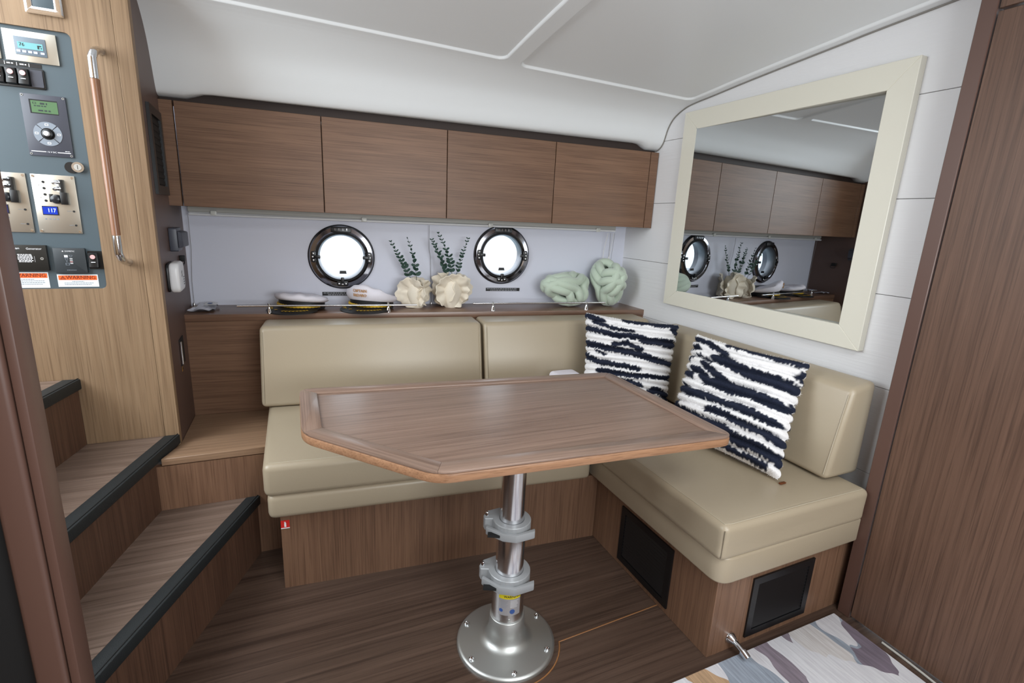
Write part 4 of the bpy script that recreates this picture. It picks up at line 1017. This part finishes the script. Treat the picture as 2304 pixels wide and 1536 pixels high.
# thermostat
th = pbox(cp, 'thermostat', -2.5145, -2.3935, 1.6545, 1.737, F0+.006, F0+.0002, steel, bevel=.0015)
tbd = pbox(th, 'control_body', -2.490, -2.4185, 1.672, 1.720, F0+.0085, F0+.006, mat('thermo_grey', (104, 116, 126), .4), bevel=.001)
pbox(th, 'display', -2.4825, -2.4255, 1.689, 1.706, F0+.0092, F0+.0085, lcdc)
ptext(th, 'display_digits', '76', -2.473, 1.699, .0125, F0+.0094, darkink)
pbox(th, 'display_icon', -2.438, -2.434, 1.692, 1.7015, F0+.0096, F0+.0092, darkink); pbox(th, 'display_icon', -2.434, -2.429, 1.6985, 1.7015, F0+.0096, F0+.0092, darkink); pdisc(th, 'display_icon', -2.4295, 1.6945, .0016, F0+.0096, F0+.0092, darkink, 10)
for x in (-2.482, -2.469, -2.456, -2.444, -2.428): pbox(th, 'button', x-.0045, x+.0045, 1.6785, 1.6845, F0+.0095, F0+.0085, mat('pale_button', (186, 196, 224), .4), r=.001)
th2 = pbox(cp, 'thermostat', -2.645, -2.524, 1.6545, 1.737, F0+.006, F0+.0002, steel, bevel=.0015)
# switch labels and rocker row
ls = pbox(cp, 'label_strip', -2.60, -2.4385, 1.6415, 1.6525, F0+.0012, F0+.0002, black)
for x in (-2.521, -2.494, -2.4665): pbox(ls, 'divider', x-.0006, x+.0006, 1.6425, 1.6515, F0+.0016, F0+.0012, whitep)
for x in (-2.508, -2.480): plines(ls, x-.009, x+.009, 1.6458, 1, .004, .0032, F0+.0012, whitep, seed=int(-x*100))
sfm = pbox(cp, 'rocker_frame', -2.62, -2.4335, 1.584, 1.640, F0+.004, F0+.0002, black, r=.006, bevel=.001)
def rocker(parent, x0, x1, z0, z1, base, name='rocker_switch'):
    xm = (x0+x1)/2; zm = (z0+z1)/2; h = z1-z0
    poly = [(-base-.001, z0), (-base-.016, z0+h*.06), (-base-.010, zm), (-base-.014, z1-h*.06), (-base-.001, z1)]
    vs = [(lx(x0), y, lz(z)) for y, z in poly]+[(lx(x1), y, lz(z)) for y, z in poly]; n_ = len(poly)
    r_ = part(parent, name, MB().add(vs, [tuple(range(n_)), tuple(range(2*n_-1, n_-1, -1))]+[(i, i+n_, (i+1) % n_+n_, (i+1) % n_) for i in range(n_)]), black, bevel=.0015)
    return r_
def rocker_marks(parent, xm, z0, z1, base):
    h = z1-z0; pdisc(parent, 'indicator_lens', xm, z1-h*.28, .0068, base+.0142, base+.010, pink); pbox(parent, 'white_bar', xm-.0055, xm+.0055, z0+h*.36, z0+h*.40, base+.0146, base+.010, whitep)
for x in (-2.5465, -2.5185, -2.491):
    r_ = rocker(sfm, x, x+.0235, 1.589, 1.635, F0+.004); rocker_marks(sfm, x+.0118, 1.589, 1.635, F0+.004)
pbox(sfm, 'blank_bay', -2.466, -2.438, 1.589, 1.635, F0+.006, F0+.004, dgray, r=.002)
# battery monitor
mo = pbox(cp, 'tank_monitor', -2.499, -2.3935, 1.397, 1.570, F0+.004, F0+.0002, dgray, bevel=.0008)
pbox(mo, 'display_bezel', -2.480, -2.4145, 1.5165, 1.5555, F0+.0044, F0+.004, blackm); pbox(mo, 'display', -2.476, -2.4145, 1.519, 1.552, F0+.0050, F0+.0044, lcdg)
plines(mo, -2.455, -2.437, 1.5425, 1, .004, .005, F0+.005, darkink, 3); plines(mo, -2.470, -2.436, 1.5365, 1, .004, .003, F0+.005, darkink, 8); plines(mo, -2.462, -2.428, 1.5235, 1, .004, .0042, F0+.005, darkink, 12)
part(mo, 'battery_icon', holed_plate([(lx(-2.472),lz(1.543)),(lx(-2.464),lz(1.543)),(lx(-2.464),lz(1.548)),(lx(-2.472),lz(1.548))], [[(lx(-2.4712),lz(1.5438)),(lx(-2.4648),lz(1.5438)),(lx(-2.4648),lz(1.5472)),(lx(-2.4712),lz(1.5472))]], -(F0+.0054), -(F0+.005)), darkink)
DX, DZ_ = -2.447, 1.461
for k in range(4):
    a0 = math.radians(45+90*k+2.5); a1 = math.radians(135+90*k-2.5); pts = [(lx(DX)+.034*math.cos(a0+(a1-a0)*i/10), lz(DZ_)+.034*math.sin(a0+(a1-a0)*i/10)) for i in range(11)]+[(lx(DX)+.017*math.cos(a1+(a0-a1)*i/6), lz(DZ_)+.017*math.sin(a1+(a0-a1)*i/6)) for i in range(7)]
    part(mo, 'key_sector', MB().prism_y(pts, -(F0+.0052), -(F0+.004)), mgray)
    am = math.radians(90+90*k); sx_, sz_ = DX+.0262*math.cos(am), DZ_+.0262*math.sin(am)
    part(mo, 'key_icon', holed_plate(rrect(lx(sx_)-.0042, lx(sx_)+.0042, lz(sz_)-.003, lz(sz_)+.003, .0008, 2), [rrect(lx(sx_)-.003, lx(sx_)+.003, lz(sz_)-.0018, lz(sz_)+.0018, .0004, 2)], -(F0+.0056), -(F0+.0052)), whitep)
kn = pdisc(mo, 'joystick_well', DX, DZ_, .0165, F0+.0045, F0+.004, blackm, 32)
part(mo, 'joystick_collar', MB().lathe([(.0140,F0+.0045),(.0125,F0+.012),(.0085,F0+.014),(.0085,F0+.0045)], 32, 'y', (lx(DX),0,lz(DZ_)), cap=False), black, smooth=True)
part(mo, 'joystick_cap', MB().lathe([(.0075,F0+.0045),(.0075,F0+.017),(.006,F0+.0195),(.002,F0+.0205)], 24, 'y', (lx(DX),0,lz(DZ_))), glassw, smooth=True)
pbox(mo, 'rule', -2.493, -2.458, 1.4085, 1.4105, F0+.0044, F0+.004, whitep); pbox(mo, 'rule', -2.431, -2.399, 1.4085, 1.4105, F0+.0044, F0+.004, whitep)
ptext(mo, 'plate_text', '12 V DC', -2.4445, 1.4092, .0062, F0+.0041, whitep); plines(mo, -2.413, -2.399, 1.4135, 1, .004, .0016, F0+.004, whitep, 5)
for x, z in ((-2.494,1.565),(-2.3985,1.565),(-2.494,1.402),(-2.3985,1.402)): pdisc(mo, 'screw', x, z, .003, F0+.0048, F0+.004, alub, 12); pdisc(mo, 'screw_hole', x, z, .0019, F0+.0051, F0+.0048, blackm, 10)
# key lock with its swivel cover
kl = pdisc(cp, 'key_lock', -2.386, 1.3705, .0155, F0+.010, F0+.0002, mat('satin_nickel', (190, 184, 176), .3, 1), 28)
pdisc(kl, 'lock_core', -2.386, 1.3705, .0095, F0+.0115, F0+.010, alub, 24); pbox(kl, 'key_slot', -2.3866, -2.3854, 1.3645, 1.3765, F0+.012, F0+.0115, blackm)
pdisc(kl, 'swivel_cover', -2.404, 1.3685, .0165, F0+.004, F0+.0002, black, 24)
# AC breaker plates
def acplate(x1, disp, txt):
    p = pbox(cp, 'breaker_plate', x1-.1065, x1, 1.168, 1.343, F0+.0035, F0+.0002, steel, bevel=.0008); B0 = F0+.0035
    for x in (x1-.1005, x1-.006):
        for z in (1.174, 1.337): pdisc(p, 'screw', x, z, .0035, B0+.0015, B0, chrome, 12)
    pbox(p, 'breaker_rail', x1-.036, x1-.0265, 1.256, 1.330, B0+.016, B0, black, bevel=.001); pbox(p, 'breaker_body', x1-.037, x1-.020, 1.256, 1.292, B0+.018, B0, black, bevel=.001)
    for z in (1.322, 1.3035):
        part(p, 'breaker_toggle', MB().tube([(lx(x1-.034), -B0-.012, lz(z)), (lx(x1-.044), -B0-.016, lz(z)), (lx(x1-.049), -B0-.011, lz(z-.002))], .0062, 10), chrome, smooth=True); pbox(p, 'toggle_link', x1-.044, x1-.036, z-.004, z+.004, B0+.019, B0+.008, black)
    part(p, 'interlock_knob', MB().lathe([(.014,0),(.014,.010),(.011,.018),(.004,.021)], 24, 'y', (lx(x1-.050), -B0, lz(1.2715))), mat('smoky_black', (40, 42, 46), .25), smooth=True); pbox(p, 'interlock_tab', x1-.067, x1-.058, 1.262, 1.286, B0+.008, B0, black, bevel=.001)
    for z in (1.321, 1.3025, 1.284, 1.2655): pdisc(p, 'indicator_hole', x1-.078, z, .0036, B0+.0008, B0, blackm, 14); 
    for z in (1.312, 1.275): pdisc(p, 'indicator_lamp', x1-.091, z, .0022, B0+.0012, B0, whitep, 10)
    pbox(p, 'display_frame', x1-.0905, x1-.0515, 1.2225, 1.2495, B0+.0012, B0, black); pbox(p, 'display', x1-.089, x1-.054, 1.225, 1.2475, B0+.0018, B0+.0012, lcdb)
    ptext(p, 'display_digits', disp, x1-.0675, 1.2362, .0165, B0+.0021, lcdd, .85)
    for x in (x1-.085, x1-.075, x1-.065, x1-.056): pbox(p, 'small_icon', x-.002, x+.002, 1.2085, 1.2125, B0+.0003, B0, mgray)
    for z in (1.2362, 1.1932): pdisc(p, 'push_pin', x1-.0133, z, .0030, B0+.002, B0, blackm, 12); plines(p, x1-.031, x1-.0175, z-.0005, 1, .003, .0012, B0, mgray, int(z*1e4))
    return p
acplate(-2.4005, '117', None); acplate(-2.5185, '123', None)
# generator remote
gn = pbox(cp, 'generator_remote', -2.66, -2.496, 1.0515, 1.1295, F0+.012, F0+.0002, mat('warm_black', (34, 33, 30), .4), bevel=.001); G0 = F0+.012
ptext(gn, 'brand_text', 'Cummins', -2.6005, 1.1195, .0088, G0, whitep); ptext(gn, 'brand_text', 'Onan', -2.5715, 1.1195, .0095, G0+.0001, whitep, 1.12); ptext(gn, 'plate_text', 'Generator', -2.5255, 1.1185, .0088, G0, whitep)
rocker(gn, -2.613, -2.584, 1.062, 1.112, G0-.004)
plines(gn, -2.568, -2.530, 1.0995, 7, .0037, .0022, G0, whitep, 21); pbox(gn, 'bracket', -2.5275, -2.527, 1.078, 1.096, G0+.0003, G0, whitep)
pdisc(gn, 'screw', -2.509, 1.0885, .0042, G0+.0018, G0, alub, 14); pdisc(gn, 'screw_hole', -2.509, 1.0885, .0018, G0+.0022, G0+.0018, blackm, 10)
# tank monitor
dm = pbox(cp, 'tank_gauge', -2.481, -2.400, 1.0435, 1.1225, F0+.012, F0+.0002, mat('slate_black', (44, 50, 54), .4), r=.003, bevel=.001)
ptext(dm, 'brand_text', 'DOMETIC', -2.4385, 1.1125, .0056, G0, whitep); pbox(dm, 'tank_icon', -2.454, -2.445, 1.0935, 1.1005, G0+.0003, G0, whitep); pbox(dm, 'brand_mark', -2.4575, -2.4545, 1.1108, 1.114, G0+.0003, G0, whitep)
def ol(parent, name, pts, w_=.0006):
    out = [(lx(a), lz(b)) for a, b in pts]; c_ = (sum(p[0] for p in out)/len(out), sum(p[1] for p in out)/len(out)); part(parent, name, holed_plate(out, [[(c_[0]+(p[0]-c_[0])*.74, c_[1]+(p[1]-c_[1])*.74) for p in out]], -G0-.0003, -G0), mgray)
ol(dm, 'funnel_icon', [(-2.4535,1.0915),(-2.4455,1.0915),(-2.449,1.077)]); ol(dm, 'bowl_icon', [(-2.442,1.1005),(-2.433,1.1005),(-2.434,1.097),(-2.4375,1.0935),(-2.441,1.097)]); ol(dm, 'tank_icon', [(-2.453,1.0685),(-2.443,1.0685),(-2.443,1.0755),(-2.453,1.0755)])
for k, c_ in enumerate((whitep, whitep, pink, whitep)): pbox(dm, 'level_lamp', -2.441, -2.434, 1.0885-k*.005, 1.0905-k*.005, G0+.0005, G0, c_)
plines(dm, -2.452, -2.428, 1.0525, 1, .003, .0016, G0, mgray, 31)
rk = pbox(cp, 'rocker_frame', -2.396, -2.359, 1.056, 1.114, F0+.004, F0+.0002, black, r=.003)
rocker(rk, -2.3925, -2.3685, 1.060, 1.110, F0+.004); rocker_marks(rk, -2.3805, 1.060, 1.110, F0+.004)
# warning stickers
def warn(x0, x1, z0, z1, rows, sd):
    p = pbox(cp, 'warning_sticker', x0, x1, z0, z1, F0+.0006, F0+.0001, mat('sticker_white', (226, 234, 238), .5)); W = x1-x0; h = z1-z0; zt = z1-.0035; zb = z1-.0035-.0145
    pbox(p, 'orange_band', x0+.003, x1-.003, zb, zt, F0+.0009, F0+.0006, orange)
    ptext(p, 'warning_text', 'WARNING', x0+W*.575, (zt+zb)/2+.0004, .0158, F0+.001, dred, 1.0)
    xa = x0+W*.135; part(p, 'alert_triangle', holed_plate([(lx(xa)-.0075,lz(zb)+.0022),(lx(xa)+.0075,lz(zb)+.0022),(lx(xa),lz(zt)-.0018)], [[(lx(xa)-.0048,lz(zb)+.0036),(lx(xa)+.0048,lz(zb)+.0036),(lx(xa),lz(zt)-.0045)]], -F0-.0013, -F0-.0009), dred)
    pbox(p, 'alert_bar', xa-.0006, xa+.0006, zb+.0042, zt-.006, F0+.0013, F0+.0009, dred)
    plines(p, x0+.036, x1-.036, zb-.0055, 1, .004, .0018, F0+.0006, mgray, sd); plines(p, x0+.010, x1-.010, zb-.0105, rows, .0052, .0018, F0+.0006, mgray, sd+1)
warn(-2.610, -2.505, .9955, 1.045, 3, 41); warn(-2.484, -2.379, .9980, 1.038, 2, 45)
# chrome light switch above
lsw = thing('light_switch', 'chrome framed light switch above the switch panel', 'switch', (-2.407, -.44, 1.784))
part(lsw, 'bezel', holed_plate(rrect(-.043, .043, 0, .10, .004), [rrect(-.026, .024, .018, .082, .002)], -.008, -.0004), chrome, bevel=.001); part(lsw, 'rocker', MB().prism_y(rrect(-.0255, .0235, .0185, .0815, .002), -.007, -.001), grayp, bevel=.001)

# ================================================================ HAND RAIL
hr = thing('grab_rail', 'grab rail with chrome ends and tan wooden grip beside the switch panel', 'handrail', (-2.28, -.44, 1.07))
def arc_path(top):
    s = 1 if top else -1; zc = 1.675 if top else 1.115; out = []
    for k in range(9):
        a = PI/2*k/8; out.append((-2.288-.001*k, -.441-.060*math.sin(a)-.0, zc+s*.0+s*(.035*math.cos(a))))
    return out
tp_ = arc_path(True)+[(-2.2965,-.501,1.622)]; bt_ = arc_path(False)+[(-2.2965,-.501,1.168)]
def smooth_path(p): return [tuple(v) for v in catmull(p, 4)]
part(hr, 'chrome_end', MB().tube(smooth_path(tp_), .0112, 16), chrome, smooth=True, world=True); part(hr, 'chrome_end', MB().tube(smooth_path(bt_), .0112, 16), chrome, smooth=True, world=True)
part(hr, 'wooden_grip', MB().tube([(-2.2965,-.501,1.170),(-2.2965,-.501,1.4),(-2.2965,-.501,1.620)], .0118, 18), wleather, smooth=True, world=True)

# ================================================================ OUTSIDE THE PORTHOLES
wa = struct('water', (0, 20, 0)); wa.name = 'harbour_water'
part(wa, 'surface', MB().box(-40, 40, .8, 60, -.62, -.60), mat('harbour_water', (150, 165, 170), .2), world=True)
pr = thing('dock_building', 'pale dockside building seen through the portholes', 'building', (2, 14, -.6))
part(pr, 'wall', MB().box(-6, 8, 14, 18, -.6, 3.2), mat('pale_render', (236, 232, 228), .8), world=True)
for k in range(5):
    wn_ = part(pr, 'window', MB().box(-4.6+k*2.5, -3.2+k*2.5, 13.95, 14.01, .5, 2.2), mat('window_blue', (150, 165, 185), .3), world=True)
part(pr, 'roof', MB().box(-6.4, 8.4, 13.6, 18.4, 3.2, 3.5), mat('roof_pink', (206, 176, 170), .8), world=True)
dk = thing('dock', 'concrete dock across the water', 'dock', (0, 10, -.6)); part(dk, 'deck', MB().box(-14, 14, 9, 13.5, -.6, .1), mat('dock_concrete', (200, 196, 196), .9), world=True)
